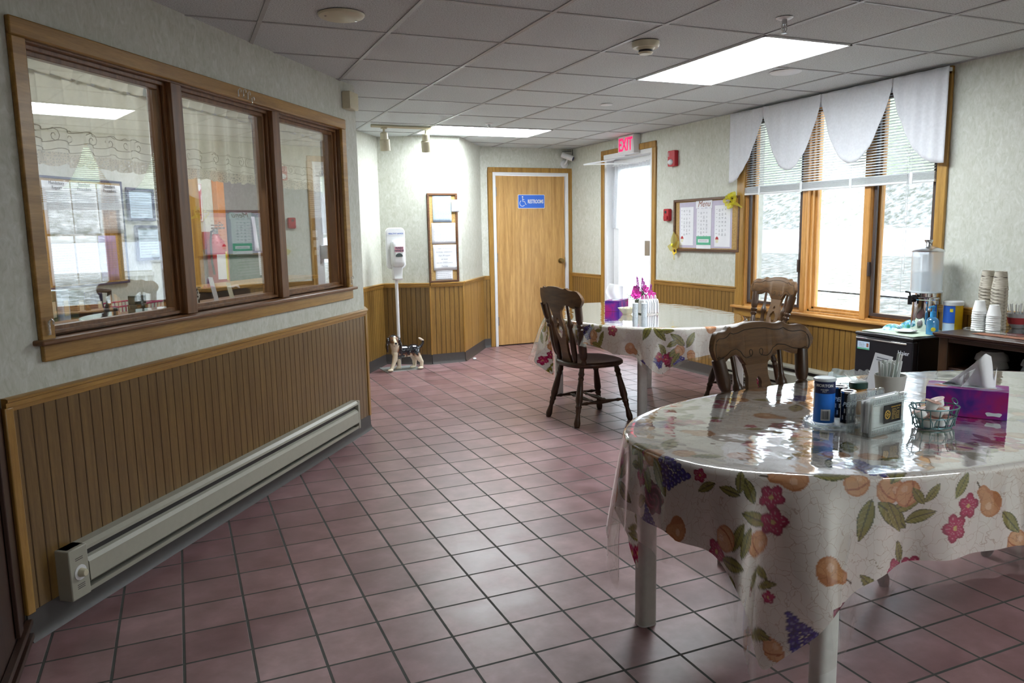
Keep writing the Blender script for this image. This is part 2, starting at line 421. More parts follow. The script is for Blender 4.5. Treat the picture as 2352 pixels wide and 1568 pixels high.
t_ = NT('insect screen'); t_.n.remove(t_.b); tp_ = t_.node('ShaderNodeBsdfTransparent'); tp_.inputs['Color'].default_value = (.62, .63, .64, 1); t_.L(tp_.outputs[0], t_.out.inputs['Surface']); M['screen'] = t_.m
M['valance'] = cloth_mat('white valance cloth', (.80, .81, .85), .15)
M['sheer'] = cloth_mat('sheer white door curtain', (.86, .88, .92), .65, .62)
M['lace'] = cloth_mat('cream lace', (.80, .77, .64), .45, .97)
M['lace_edge'] = cloth_mat('cream crochet edge', (.66, .60, .46), .35, .8, lace=95)
M['lace_cord'] = plain('lace cord', (.48, .43, .31), .8)
M['blind'] = cloth_mat('white blind slats', (.80, .82, .84), .25)

# frames for the walls: local x along the wall to the right, y into the wall, z up
L0 = Vector((-.999, -.926, 0)); L1 = Vector((.747, 1.439, 0)); AL = math.atan2(2.365, 1.746)
RW = 4.09
PHI_R = -PI/2                                # right wall frame: x = -Y world, y = +X world
def rx(y): return -y                         # world y -> local x on the right wall
H = 2.361; T = .6096

# ------------------------------------------------------------------ shell
fl = MB().box(-4.2, 4.29, -5.7, 5.2, -.12, 0)
tag(obj('floor', fl, M['floor'], smooth=False), 'dusty red square ceramic tile floor with dark grout', 'floor', kind='structure')
cl = empty('ceiling'); tag(cl, 'white speckled drop ceiling with a grey metal grid', 'ceiling', kind='structure')
obj('ceiling_tiles', MB().box(-4.2, 4.29, -5.7, 5.2, H + .004, H + .1), M['ceiling'], cl, smooth=False)
g = MB()
for a in range(-6, 8):
    x = a * T
    if x < 4.05: g.box(x-.010, x+.010, -5.6, 4.64, H-.001, H + .0045)
for b in range(-9, 8):
    y = b * T
    if y < 4.6: g.box(-4.1, RW, y-.0065, y+.0065, H-.0005, H + .0045)
g.box(RW-.02, RW-.0005, -5.6, 4.64, H-.002, H+.0045)
obj('ceiling_grid', g, M['tbar'], cl, smooth=False)

def wall(name, p0, p1, label, openings=(), thick=.12, mat='wallpaper', z1=H+.05, parent=None):
    """wall whose room face runs p0 -> p1 (room on the right hand side of the run looked at from above: local -y)"""
    p0 = Vector((p0[0], p0[1], 0)); p1 = Vector((p1[0], p1[1], 0)); d = p1 - p0; L = d.length
    mb = MB(); xs = sorted({0, L, *[o[0] for o in openings], *[o[1] for o in openings]})
    for a, b in zip(xs[:-1], xs[1:]):
        spans = [(0, z1)]
        for o in openings:
            if o[0] <= a + 1e-6 and o[1] >= b - 1e-6:
                ns = []
                for s0, s1 in spans:
                    if o[2] > s0: ns.append((s0, min(o[2], s1)))
                    if o[3] < s1: ns.append((max(o[3], s0), s1))
                spans = ns
        for s0, s1 in spans:
            if s1 - s0 > .001: mb.box(a, b, 0, thick, s0, s1)
    o = obj(name, mb, M[mat], None, smooth=False, loc=p0, rot=(0, 0, math.atan2(d.y, d.x)))
    tag(o, label, 'wall', kind='structure'); return o

PB = (1.54, 4.09); PC = (1.978, 3.825); PD = (2.348, 3.835); PE = (2.89, 4.64); PA = (.95, 3.19)
wall('wall_left', L0, L1, 'mottled grey wallpapered wall with the long office window', [(.215, 2.69, 1.02, 2.065)], .13)
wall('wall_hall', L1, PA, 'hidden side wall behind the office window corner', thick=.06)
wall('wall_nook_left', PA, PB, 'narrow wallpapered wall left of the hand sanitizer', thick=.06)
wall('wall_nook_center', PB, PC, 'wallpapered wall behind the hand sanitizer stand', thick=.06)
wall('wall_nook_face', PC, PD, 'brightly lit wallpapered wall face under the cork board', thick=.06)
wall('wall_nook_right', PD, PE, 'slanted wallpapered wall left of the restroom door', thick=.06)
wall('wall_back', PE, (RW, 4.64), 'short wallpapered back wall around the restroom door', [(.17, 1.125, -.01, 2.05)], .14)
wall('wall_right', (RW, 4.64), (RW, -5.6), 'long wallpapered wall with the exit door and the big window',
     [(4.64-3.82, 4.64-2.86, -.01, 2.195), (4.64-1.46, 4.64+.39, .70, 2.30)], .2)
wall('wall_behind', (RW, -5.6), (-1.0, -5.6), 'wall behind the viewer')
wall('wall_west', (-1.0, -5.6), (-1.0, -.926), 'dark stained closet doors at the left edge', mat='closet', thick=.1)
ct = MB()
for zz in (.02, .07): ct.box(-.999, -.975, -5.5, -.94, zz, zz + .02)
for yy in (-1.05, -1.6, -1.66, -2.3): ct.box(-.999, -.985, yy-.05, yy+.01, .1, 2.2)
tag(obj('trim_1', ct, M['closet'], bevel=.003), 'dark rails and stiles of the closet doors', 'door trim', kind='structure')

# office behind the long window
def office(s, D, z=0): 
    d = (L1 - L0).normalized(); n = Vector((-d.y, d.x, 0)); p = L0 + d*s + n*D; return Vector((p.x, p.y, z))
oA = office(-.6, 1.6); oB = office(5.35, 1.6)
wall('wall_office_far', oA, oB, 'pale wallpapered far wall of the office', thick=.08)
oC = office(-.6, .0); 
wall('wall_office_left', (oC.x-.0, oC.y), (oA.x, oA.y), 'left end wall of the office', thick=.05)
wall('wall_office_right', (oB.x, oB.y), (1.16, 3.56), 'right end wall of the office', thick=.02)

# wainscot, rail and base along a run
def run_trim(k, p0, p1, label, rail=True, z0=.1, z1=.828, groove=.0535, base=True, pm='panel'):
    p0 = Vector((p0[0], p0[1], 0)); p1 = Vector((p1[0], p1[1], 0)); d = p1 - p0; L = d.length; rz = math.atan2(d.y, d.x)
    e = struct('trim_%d' % k, label, 'wainscot', p0, rz)
    mb = MB(); n = max(1, int(round(L / groove))); w = L / n; pts = []
    for i in range(n):
        x = i * w; pts += [(x + .0, -.002), (x + .003, -.009), (x + w - .003, -.009)]
    pts.append((L, -.002))
    vs = []; fs = []
    for x, y in pts: vs += [(x, y, z0), (x, y, z1)]
    for i in range(len(pts)-1): fs.append((2*i, 2*i+2, 2*i+3, 2*i+1))
    mb.add(vs, fs)
    gmb = MB()
    for i in range(n + 1): gmb.box(max(0, i*w-.0016), min(L, i*w + .0016), -.0095, -.0005, z0, z1)  # dark strip set into each board joint
    obj('beadboard', mb, M[pm], e, smooth=False, fix=False)
    obj('groove', gmb, M['dark_groove'], e, smooth=False)
    if rail:
        prof = [(0, .815), (-.014, .815), (-.016, .826), (-.02, .832), (-.02, .845), (-.028, .850), (-.028, .858), (-.02, .862), (0, .862)]
        obj('chair_rail', MB().prism(prof, 0, L, 'x'), M['oak_x'], e, angle=30)
    if base:
        prof = [(0, .105), (-.010, .105), (-.012, .03), (-.018, .012), (-.026, 0), (0, 0)]
        obj('cove_base', MB().prism(prof, 0, L, 'x'), M['cove'], e, angle=40)
    return e
M['dark_groove'] = plain('dark groove fill', (.07, .034, .010), .7)
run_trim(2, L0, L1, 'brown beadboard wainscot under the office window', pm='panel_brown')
run_trim(3, PA, PB, 'oak wainscot left of the sanitizer stand')
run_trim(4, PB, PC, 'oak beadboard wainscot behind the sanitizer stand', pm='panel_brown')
run_trim(5, PC, PD, 'oak beadboard wainscot below the cork board')
run_trim(6, PD, PE, 'smooth oak wainscot on the slanted wall', groove=.34, pm='oak_z')
run_trim(7, PE, (2.975, 4.64), 'oak wainscot sliver left of the restroom door casing')
run_trim(8, (RW, 4.64), (RW, 3.89), 'oak wainscot between the restroom and exit doors')
run_trim(9, (RW, 2.80), (RW, 1.525), 'oak beadboard wainscot below the menu board')
run_trim(10, (RW, 1.525), (RW, -.43), 'oak beadboard wainscot below the big window', rail=False, z1=.62)
run_trim(11, (RW, -.43), (RW, -5.6), 'oak beadboard wainscot behind the counter cabinet')
run_trim(12, L1, (L1.x + .2*math.cos(1.455), L1.y + .2*math.sin(1.455)), 'end of the wainscot round the office wall corner')
# corner beads
e = MB(); e.box(-.012, .006, -.014, .004, .1, .83)
o = obj('trim_13', e, M['oak_z'], bevel=.003, loc=(PC[0], PC[1], 0), rot=(0, 0, math.atan2(PD[1]-PC[1], PD[0]-PC[0]))); tag(o, 'upright oak corner bead below the cork board, left edge', 'corner trim', kind='structure')
o = obj('trim_14', e, M['oak_z'], bevel=.003, loc=(PD[0], PD[1], 0), rot=(0, 0, .3)); tag(o, 'upright oak corner bead below the cork board, right edge', 'corner trim', kind='structure')
o = obj('trim_15', MB().box(-.02, .012, -.016, .01, .1, .83), M['oak_z'], bevel=.004, loc=L1, rot=(0, 0, AL)); tag(o, 'upright oak corner bead at the end of the office wall', 'corner trim', kind='structure')
o = obj('trim_16', MB().box(-.005, .03, -.018, .0, .1, .83), M['oak_z'], bevel=.004, loc=L0, rot=(0, 0, AL)); tag(o, 'upright oak corner bead beside the closet doors', 'corner trim', kind='structure')

def casing(mb, x0, x1, z0, z1, w, y0, y1, bottom=False, wt=None):
    """three or four boards round an opening, outer size given"""
    wt = wt or w
    mb.box(x0, x0+w, y0, y1, z0, z1-wt); mb.box(x1-w, x1, y0, y1, z0, z1-wt); mb.box(x0, x1, y0, y1, z1-wt, z1)
    if bottom: mb.box(x0+w, x1-w, y0, y1, z0, z0+w)
    return mb

# ------------------------------------------------------------------ window_1: office window in the left wall
w1 = struct('window_1', 'long three pane interior window in golden oak casing', 'window', L0, AL)
mb = MB(); x0, x1, z0, z1, cw = .172, 2.735, 1.03, 2.118, .062
mb.box(x0, x0+cw, -.02, 0, z0, z1-cw); mb.box(x1-cw, x1, -.02, 0, z0, z1-cw); mb.box(x0, x1, -.021, 0, z1-cw, z1)
obj('casing', mb, M['oak_x'], w1, bevel=.005)
obj('stool', MB().box(.15, 2.757, -.045, .05, 1.015, 1.034), M['oak_shade_x'], w1, bevel=.006)
obj('apron', MB().box(.178, 2.735, -.018, 0, .955, 1.015), M['oak_x'], w1, bevel=.004)
mb = MB()
mb.box(.215, .236, 0, .13, 1.034, 2.06); mb.box(2.672, 2.69, 0, .13, 1.034, 2.06); mb.box(.215, 2.69, 0, .13, 2.048, 2.065)
obj('jamb', mb, M['oak_shade_z'], w1, bevel=.002)
obj('jamb_sill', MB().box(.236, 2.672, .05, .15, 1.02, 1.042), M['oak_shade_x'], w1, bevel=.002)
for a, b in ((1.0, 1.076), (1.842, 1.916)):
    obj('mullion', MB().box(a, b, -.004, .12, 1.034, 2.05), M['oak_shade_z'], w1, bevel=.004)
PANES = ((.236, 1.0), (1.076, 1.842), (1.916, 2.672))
for a, b in PANES:
    f = MB()
    for d0, d1, w in ((.022, .038, .016), (.038, .07, .034)):
        f.box(a, a+w, d0, d1, 1.042, 2.048); f.box(b-w, b, d0, d1, 1.042, 2.048); f.box(a, b, d0, d1, 2.048-w, 2.048); f.box(a, b, d0, d1, 1.042, 1.042+w*.8)
    s_ = obj('sash', f, M['oak_shade_z'], w1, bevel=.002)
    obj('pane', MB().box(a+.03, b-.03, .052, .056, 1.065, 2.02), M['glass_office'], s_, smooth=False)
# little clear cord clips on the casing
for i, (xx, zz) in enumerate(((1.49, 2.115), (1.535, 2.12), (1.575, 2.115), (1.61, 2.095))):
    c = thing('clear_hook', ['first', 'second', 'third', 'last and lowest'][i] + ' from the left of the four clear hooks atop the office window', 'hook', group='clear plastic hooks on the office window')
    c.location = w1.matrix_basis @ Vector((xx, -.022, zz)); c.rotation_euler = (0, 0, AL)
    c.location = Matrix.Translation(L0) @ Matrix.Rotation(AL, 4, 'Z') @ Vector((xx, -.022, zz - .02))
    obj('hook', MB().tube([(0, 0, -.03), (0, -.006, -.03), (0, -.006, .0), (0.004, -.014, .008), (.010, -.014, 0), (.010, -.012, -.008)], .0025, 6), M['crystal'], c)
for (xx, zz, lb) in ((.20, 1.085, 'clear plastic hook low on the left side of the office window casing'), (2.70, 1.085, 'clear plastic hook low on the right side of the office window casing')):
    c = thing('clear_hook', lb, 'hook', Matrix.Translation(L0) @ Matrix.Rotation(AL, 4, 'Z') @ Vector((xx, -.022, zz)), AL)
    obj('hook', MB().tube([(0, 0, -.035), (0, -.006, -.035), (0, -.006, .01), (0.004, -.014, .02), (.012, -.014, .012), (.012, -.012, 0)], .004, 6), M['crystal'], c)

def WL(s, y, z): return Matrix.Translation(L0) @ Matrix.Rotation(AL, 4, 'Z') @ Vector((s, y, z))

# valances in the office window (hang behind each pane)
def office_valance(a, b, lb):
    c = thing('lace_valance', lb, 'curtain', WL((a+b)/2, .105, 0), AL, 'cream lace valances in the office window')
    w = (b-a); ph = random.random()*6
    def fold(u, z): return .012*math.sin(u*w*52+ph) + .006*math.sin(u*w*97+ph*2)
    def P(u, v, zt, zb, amp=1, wv=0):
        x = -w/2 + u*w; z = zt + (zb-zt)*v
        return (x, amp*fold(u, z) + wv, z)
    nu = int(w*230)
    obj('drape', MB().surf(lambda u, v: P(u, v, 1.985, 1.705), nu, 10), M['lace'], c, fix=False)
    def ruff(u, v):
        x = -w/2 + u*w + .008*math.sin(u*w*60); z = 2.035 - .055*v + .008*math.sin(u*w*41+ph)*(1-v)
        return (x, -.006 + .020*math.sin(u*w*64+ph+1.5*v)*(1-.6*v), z)
    obj('ruffle', MB().surf(ruff, nu, 6), M['lace'], c, fix=False)
    def edge(u, v):
        x = -w/2 + u*w; zb = 1.668 - .012*abs(math.sin(u*w*34)) - .004
        z = 1.705 + (zb - 1.705)*v
        return (x, fold(u, z), z)
    obj('crochet_edge', MB().surf(edge, nu, 5), M['lace_edge'], c, fix=False)
    cm = MB()
    for zz in (1.79, 1.745, 1.715):
        cm.tube([(-w/2 + i/60*w, fold(i/60, 0)-.003, zz + .006*math.sin(i*.5)) for i in range(61)], .0016, 4)
    k = int(w/.09)
    for i in range(k):
        cx = -w/2 + (i+.5)*w/k
        cm.tube([(cx + (.004+.0028*t)*math.cos(t*.8)*(1 if i%2 else -1), fold((cx+w/2)/w, 0)-.004, 1.765 + (.004+.0024*t)*math.sin(t*.8)) for t in range(12)], .0016, 4)
    obj('lace_scroll', cm, M['lace_cord'], c)
    obj('curtain_rod', MB().cyl((-w/2-.005, 0.004, 1.985), (w/2+.005, .004, 1.985), .006), M['white_plastic'], c)
office_valance(.30, .955, 'cream lace valance in the left pane of the office window')
office_valance(1.10, 1.80, 'cream lace valance in the middle pane of the office window')
office_valance(1.945, 2.62, 'cream lace valance in the right pane of the office window')

# papers
def lines_mb(w, h, rows, x0=-.42, x1=.42, z0=-.42, z1=.35, dens=.8, th=.0028, y=-.0012, jag=True):
    mb = MB()
    for i in range(rows):
        z = (z1 - (z1-z0)*(i/(max(1, rows-1)))) * h
        x = x0*w
        end = x1*w if random.random() < dens else (x0 + (x1-x0)*random.uniform(.3, .9))*w
        while x < end:
            l = random.uniform(.006, .03) if jag else end - x
            x2 = min(end, x + l); mb.box(x, x2, y-.0003, y, z-th/2, z+th/2); x = x2 + .004
    return mb
def notice(name, label, w, h, loc, rz, mat='paper', rows=14, cat='notice', tilt=0, title=None, tsize=.02, group=None, ink='ink', dens=.8, curl=0.004, **kw):
    c = thing(name, label, cat, loc, rz, group)
    def sh(u, v): 
        x = (u-.5)*w; z = (v-.5)*h
        return (x*math.cos(tilt)-z*math.sin(tilt), -curl*(abs(2*u-1)**2)*(1-v), x*math.sin(tilt)+z*math.cos(tilt))
    obj('sheet', MB().surf(sh, 8, 8), M[mat], c, solid=.0008, fix=False)
    if rows:
        if title: kw['z1'] = .28
        l = lines_mb(w, h, rows, dens=dens, y=-curl-.0012, **kw)
        obj('printed_text', l, M[ink], c, smooth=False, rot=(0, -tilt, 0))
    if title: 
        text('title', title, tsize, M['ink_dark'], c, (0, -curl-.002, h*.42), (PI/2, 0, 0))
    return c
def officepaper(name, label, s0, s1, z0, z1, D=1.592, **kw):
    p = office((s0+s1)/2, D, (z0+z1)/2)
    return notice(name, label, s1-s0, z1-z0, p, AL, **kw)
titles = ['Mandatory\nReport', 'Standard\nProcedure', 'Standard\nProcedure']
f = MB(); f.box(-.36, .36, -.006, 0, -.335, .335)
nb = thing('notice_board', 'large dark edged notice board on the office far wall behind the left pane', 'notice board', office(2.21, 1.594, 1.42), AL)
obj('backing', f, M['cork'], nb, smooth=False)
f = MB(); casing(f, -.37, .37, -.345, .345, .014, -.012, 0, True); obj('frame', f, M['navy'], nb, bevel=.002)
for i, (a, b) in enumerate(((1.895, 2.11), (2.12, 2.33), (2.34, 2.555))):
    officepaper('pinned_notice', ['Mandatory Report notice, leftmost of the top row on the office board', 'Standard Procedure notice in the middle of the top row on the office board', 'Standard Procedure notice at the right end of the top row on the office board'][i], a, b, 1.415, 1.735, D=1.578, rows=22, title=titles[i], tsize=.028)
for i, (a, b, m, lb) in enumerate(((1.90, 2.10, 'paper', 'white typed sheet low on the left of the office board'), (2.115, 2.30, 'paper', 'plain white sheet low in the middle of the office board'), (2.31, 2.47, 'purple_paper', 'violet sheet low on the right of the office board'))):
    officepaper('pinned_notice', lb, a, b, 1.10, 1.40, D=1.578, rows=16, mat=m)
def framed(label, s0, s1, z0, z1):
    c = thing('framed_certificate', label, 'certificate', office((s0+s1)/2, 1.596, (z0+z1)/2), AL)
    w = s1-s0; h = z1-z0; f = MB(); casing(f, -w/2, w/2, -h/2, h/2, .02, -.016, 0, True)
    obj('frame', f, M['navy'], c, bevel=.003); obj('sheet', MB().box(-w/2+.02, w/2-.02, -.006, -.002, -h/2+.02, h/2-.02), M['paper_blue'], c, smooth=False)
    obj('printed_text', lines_mb(w*.8, h*.8, 9, y=-.0065), M['ink'], c, smooth=False)
framed('dark framed certificate right of the office notice board', 2.62, 2.90, 1.50, 1.73)
framed('dark framed certificate lower right of the office notice board', 2.68, 2.95, 1.22, 1.47)
# office upright post, wall return, extinguisher, arrow sign
o = obj('trim_17', MB().box(-.07, .07, -.04, 0, 0, H), M['oak_z'], loc=office(3.33, 1.6), rot=(0, 0, AL), bevel=.004); tag(o, 'oak door casing on the office far wall behind the middle pane', 'door trim', kind='structure')
o = obj('trim_18', MB().box(-.05, .05, -.05, 0, 0, H), M['orange_paint'], loc=office(3.68, 1.6), rot=(0, 0, AL), bevel=.004); tag(o, 'orange painted upright beside the fire extinguisher in the office', 'door trim', kind='structure')
o = obj('wall_office_panel', MB().box(-.32, .34, -.03, 0, 0, H), M['mauve'], loc=office(4.06, 1.6), rot=(0, 0, AL)); tag(o, 'mauve wall panel behind the middle office pane', 'wall', kind='structure')
c = thing('bulletin_panel', 'dark green bulletin panel with scalloped top behind the middle office pane', 'notice board', office(4.05, 1.565, 1.3), AL)
pts = [(-.30, -.45)] + [(.30, -.45)] + [(.30 - .6*i/36, .26 + .022*abs(math.sin(i/36*PI*4))) for i in range(37)]
obj('panel', MB().prism(pts, -.012, 0), M['office_green'], c, smooth=False)
obj('printed_text', lines_mb(.46, .6, 20, y=-.0125), M['ink'], c, smooth=False)
officepaper('leaning_folder', 'tall folded paper fan clipped on the green office panel', 4.10, 4.155, 1.25, 1.55, D=1.545, rows=0, curl=.03)
officepaper('pinned_notice', 'white sheet low on the green office panel', 4.17, 4.36, 1.03, 1.24, D=1.54, rows=10)
c = thing('extinguisher_sign', 'white and red arrow sign above the office fire extinguisher', 'sign', office(3.455, 1.597, 1.65), AL)
obj('plate', MB().box(-.032, .032, -.003, 0, -.15, .15), M['paper'], c, bevel=.001)
r = MB(); casing(r, -.029, .029, -.147, .147, .003, -.0042, -.003, True); r.prism([(-.02, .07), (0, .02), (.02, .07), (.02, .11), (0, .085), (-.02, .11)], -.0045, -.003); r.prism([(-.013, .05), (.013, .05), (.006, -.12), (-.002, -.14), (-.006, -.12)], -.0045, -.003)
obj('red_arrow', r, M['red_print'], c, smooth=False)
def extinguisher(loc, rz):
    c = thing('fire_extinguisher', 'red fire extinguisher with yellow label on the office wall', 'fire extinguisher', loc, rz)
    obj('tank', MB().lathe((0, -.09, 0), (0, -.09, .42), [(0, .06), (.03, .072), (.1, .075), (.75, .075), (.86, .062), (.94, .035), (1, .025)], 24), M['red'], c)
    obj('label', MB().surf(lambda u, v: (.0765*math.sin(-1.0+2*u), -.09-.0765*math.cos(-1.0+2*u), .06+.2*v), 12, 3), M['paper'], c, fix=False)
    obj('yellow_label', MB().surf(lambda u, v: (.0775*math.sin(0.0+1*u), -.09-.0775*math.cos(0.0+1*u), .05+.23*v), 12, 3), M['yellow_label'], c, fix=False)
    v = MB().cyl((0, -.09, .42), (0, -.09, .46), .02); v.box(-.012, .012, -.17, -.06, .46, .475); v.box(-.012, .012, -.16, -.06, .485, .497)
    obj('valve', v, M['metal'], c, bevel=.002)
    obj('pull_ring', MB().tube([(.02+.025*math.cos(a), -.12, .49+.025*math.sin(a)) for a in np.linspace(0, 2*PI, 17)[:-1]], .0025, 6, True), M['metal'], c)
    obj('hose', MB().tube([(-.02, -.09, .45), (-.07, -.10, .44), (-.088, -.10, .36), (-.088, -.10, .2), (-.08, -.11, .1)], .009, 8), M['black_matte'], c)
    obj('bracket', MB().box(-.05, .05, -.02, .0, .3, .44), M['red'], c, bevel=.003)
extinguisher(office(3.50, 1.595, .98), AL)
# office counter just behind the window
c = thing('office_counter', 'low office counter with oak edge behind the middle pane', 'counter', office(3.55, 1.1, 0), AL)
obj('body', MB().box(-.75, .8, .0, .30, 0, .99), M['dark_wood_x'], c, bevel=.004)
obj('oak_top', MB().box(-.78, .83, -.03, .32, .99, 1.02), M['oak_x'], c, bevel=.006)
c = thing('office_desk', 'dark office desk just behind the left pane', 'desk', office(1.5, .7, 0), AL)
obj('body', MB().box(-1.4, 1.2, -.0, .5, 0, .86), M['dark_wood_x'], c, bevel=.004)
obj('desk_top', MB().box(-1.42, 1.22, -.03, .52, .86, .89), M['dark_wood_x'], c, bevel=.004)
for i, (s, m, h, w) in enumerate(((.72, 'navy', .30, .05), (.80, 'black_matte', .27, .04), (.87, 'office_green', .25, .05), (.95, 'paper_blue', .25, .05), (1.05, 'green_dark', .24, .05), (1.18, 'navy', .22, .045))):
    c = thing('ring_binder', ['tall navy binder', 'black binder', 'green binder', 'pale blue binder', 'dark green binder', 'short navy binder'][i] + ' standing on the office desk behind the left pane', 'binder', office(s + .1, .82, .89), AL + random.uniform(-.1, .1))
    obj('cover', MB().box(-w/2, w/2, -.12, .12, 0, h), M[m], c, bevel=.003)
    obj('spine_label', MB().box(-w*.3, w*.3, -.1215, -.12, h*.5, h*.8), M['paper_yellow'], c)
c = thing('wire_letter_tray', 'magenta wire tray on the office desk behind the left pane', 'letter tray', office(1.62, .86, .89), AL)
wm = MB()
for zz, k in ((.13, 1.0), (.01, .92)):
    wm.tube([(.18*k*a, .12*k*b, zz) for a, b in ((-1, -1), (1, -1), (1, 1), (-1, 1))], .005, 6, True)
for k in range(13):
    x = -.17 + .34*k/12; wm.tube([(x, -.12, .13), (x*.92, -.11, .01)], .002, 5); wm.tube([(x, .12, .13), (x*.92, .11, .01)], .002, 5)
obj('wire_frame', wm, M['magenta_wire'], c)
# things on the inside sill of the office window
c = thing('flat_iron', 'antique black flat iron on the office window sill behind the left pane', 'iron', WL(.665, .165, 1.042), AL)
pts = [(-.085, -.035), (.06, -.035), (.09, 0), (.06, .035), (-.085, .035)]
obj('sole', MB().prism(pts, 0, .05, 'z'), M['iron'], c, bevel=.006)
obj('handle', MB().tube([(-.065, 0, .05), (-.065, 0, .085), (-.06, 0, .12), (0, 0, .128), (.06, 0, .12), (.055, 0, .08), (.04, 0, .05)], .010, 10), M['black_matte'], c)
o = tag(obj('sill_shelf', MB().box(.1, 2.8, .15, .36, 1.018, 1.041), M['oak_shade_x'], loc=L0, rot=(0, 0, AL), bevel=.003), 'inner oak ledge along the office side of the window', 'window sill', kind='structure'); o.name = 'trim_19'
c = thing('cow_figurine', 'small black and white cow figurine on the office sill behind the middle pane', 'figurine', WL(1.33, .19, 1.042), AL + .5)
cow = MB(); cow.ell((0, 0, .062), (.045, .02, .024)); cow.ell((-.045, -.008, .082), (.02, .014, .016)); cow.cyl((-.03, 0, .07), (-.045, -.004, .082), .014)
for sx in (-1, 1):
    for sy in (-1, 1): cow.lathe((sx*.03, sy*.011, .055), (sx*.032, sy*.012, 0), [(0, .011), (.6, .006), (1, .008)], 8)
cow.tube([(.045, 0, .075), (.052, 0, .06), (.05, 0, .035)], .003, 5); cow.ell((-.04, .012, .09), (.006, .012, .005)); cow.ell((-.04, -.026, .09), (.006, .012, .005))
t = NT('cow patches'); t.set(Roughness=.3); n = t.node('ShaderNodeTexNoise', Scale=28.0); t.L(t.tc.outputs['Object'], n.inputs['Vector']); r = t.ramp(n.outputs['Fac'], [(.53, (.8, .78, .72)), (.55, (.02, .02, .02))]); t.L(r.outputs['Color'], t.b.inputs['Base Color']); M['cow'] = t.m
obj('body', cow, M['cow'], c)
for i, (s, w, h, m, lb) in enumerate(((1.50, .075, .135, 'paper', 'tall white card leaning on the office sill behind the middle pane'), (1.64, .07, .095, 'paper_yellow', 'short cream card leaning on the office sill behind the middle pane'))):
    c = thing('leaning_card', lb, 'card', WL(s, .18, 1.042), AL + .9)
    obj('sheet', MB().box(-w/2, w/2, 0, .0015, 0, h), M[m], c, rot=(-.2, 0, 0))
c = thing('toy_castle', 'small dark green toy castle on the office sill at the right of the left pane', 'ornament', WL(.93, .20, 1.042), AL)
tm = MB().box(-.035, .035, -.025, .025, 0, .045); tm.box(-.035, -.018, -.02, .02, .045, .085); tm.box(.018, .035, -.02, .02, .045, .085)
obj('body', tm, M['green_dark'], c, bevel=.003)
# end wall papers behind the third pane
def endp(name, lb, k, z, w, h, mat, rows=6, **kw):
    p = Vector((oB.x, oB.y, 0)).lerp(Vector((1.16, 3.56, 0)), k) ; dr = Vector((1.16-oB.x, 3.56-oB.y, 0)); rz = math.atan2(dr.y, dr.x)
    nrm = Vector((math.sin(rz), -math.cos(rz), 0)) * .035
    return notice(name, lb, w, h, (p.x+nrm.x, p.y+nrm.y, z), rz, mat=mat, rows=rows, **kw)
dr = Vector((1.16-oB.x, 3.56-oB.y, 0)); rzE = math.atan2(dr.y, dr.x)
c = thing('wood_notice_panel', 'brown wood panel hung with slips behind the right office pane', 'notice board', (oB.x, oB.y, 0), rzE)
obj('panel', MB().box(.02, dr.length-.12, -.02, -.002, .3, 1.75), M['frame_dark'], c, smooth=False)
endp('pinned_notice', 'large white sheet on the end wall behind the right office pane', .05+.12, 1.72, .26, .34, 'paper', 14)
endp('pinned_notice', 'white slip with yellow band behind the right office pane', .12, 1.39, .10, .07, 'paper', 4)
endp('pinned_notice', 'white slip below the yellow banded one behind the right office pane', .13, 1.29, .10, .07, 'paper', 4)
endp('pinned_notice', 'cream slip, lowest of the small ones behind the right office pane', .14, 1.20, .09, .05, 'paper_yellow', 0)
endp('pinned_notice', 'pale blue sheet further right behind the right office pane', .62, 1.45, .18, .22, 'paper_blue', 9)
for i, s in enumerate((.9, 3.2)):  # unseen panels added to light the office behind the glass
    c = thing('ceiling_light', ['unseen light panel added on the office ceiling above the desk', 'unseen light panel added on the office ceiling above the counter'][i], 'ceiling light', office(s, .9, H), AL)
    obj('diffuser', MB().box(-.55, .55, -.25, .25, -.004, .003), M['panel_office'], c, smooth=False)

# ------------------------------------------------------------------ window_2: big window in the right wall
w2 = struct('window_2', 'three part orange oak window with a white mini blind', 'window', (RW, 0, 0), PHI_R)
mb = MB(); mb.box(-1.545, -1.45, -.022, 0, .70, 2.325); mb.box(.375, .445, -.022, 0, .70, 2.325); mb.box(-1.545, .445, -.022, 0, 2.30, 2.352)
obj('casing', mb, M['oak_z'], w2, bevel=.005)
obj('stool', MB().box(-1.57, .46, -.05, .03, .682, .705), M['win_oak_x'], w2, bevel=.006)
obj('apron', MB().box(-1.545, .445, -.02, 0, .612, .682), M['oak_x'], w2, bevel=.004)
jb = MB(); jb.box(-1.46, -1.44, 0, .12, .70, 2.30); jb.box(.37, .39, 0, .12, .70, 2.30); jb.box(-1.46, .39, 0, .12, 2.28, 2.30); jb.box(-1.46, .39, 0, .12, .70, .718)
obj('jamb', jb, M['win_oak_z'], w2, bevel=.003)
for a, b in ((-.79, -.735), (-.20, -.145)):
    obj('mullion', MB().box(a, b, -.006, .12, .705, 2.29), M['win_oak_z'], w2, bevel=.005)
UN = ((-1.44, -.79, True), (-.735, -.20, False), (-.145, .37, True))
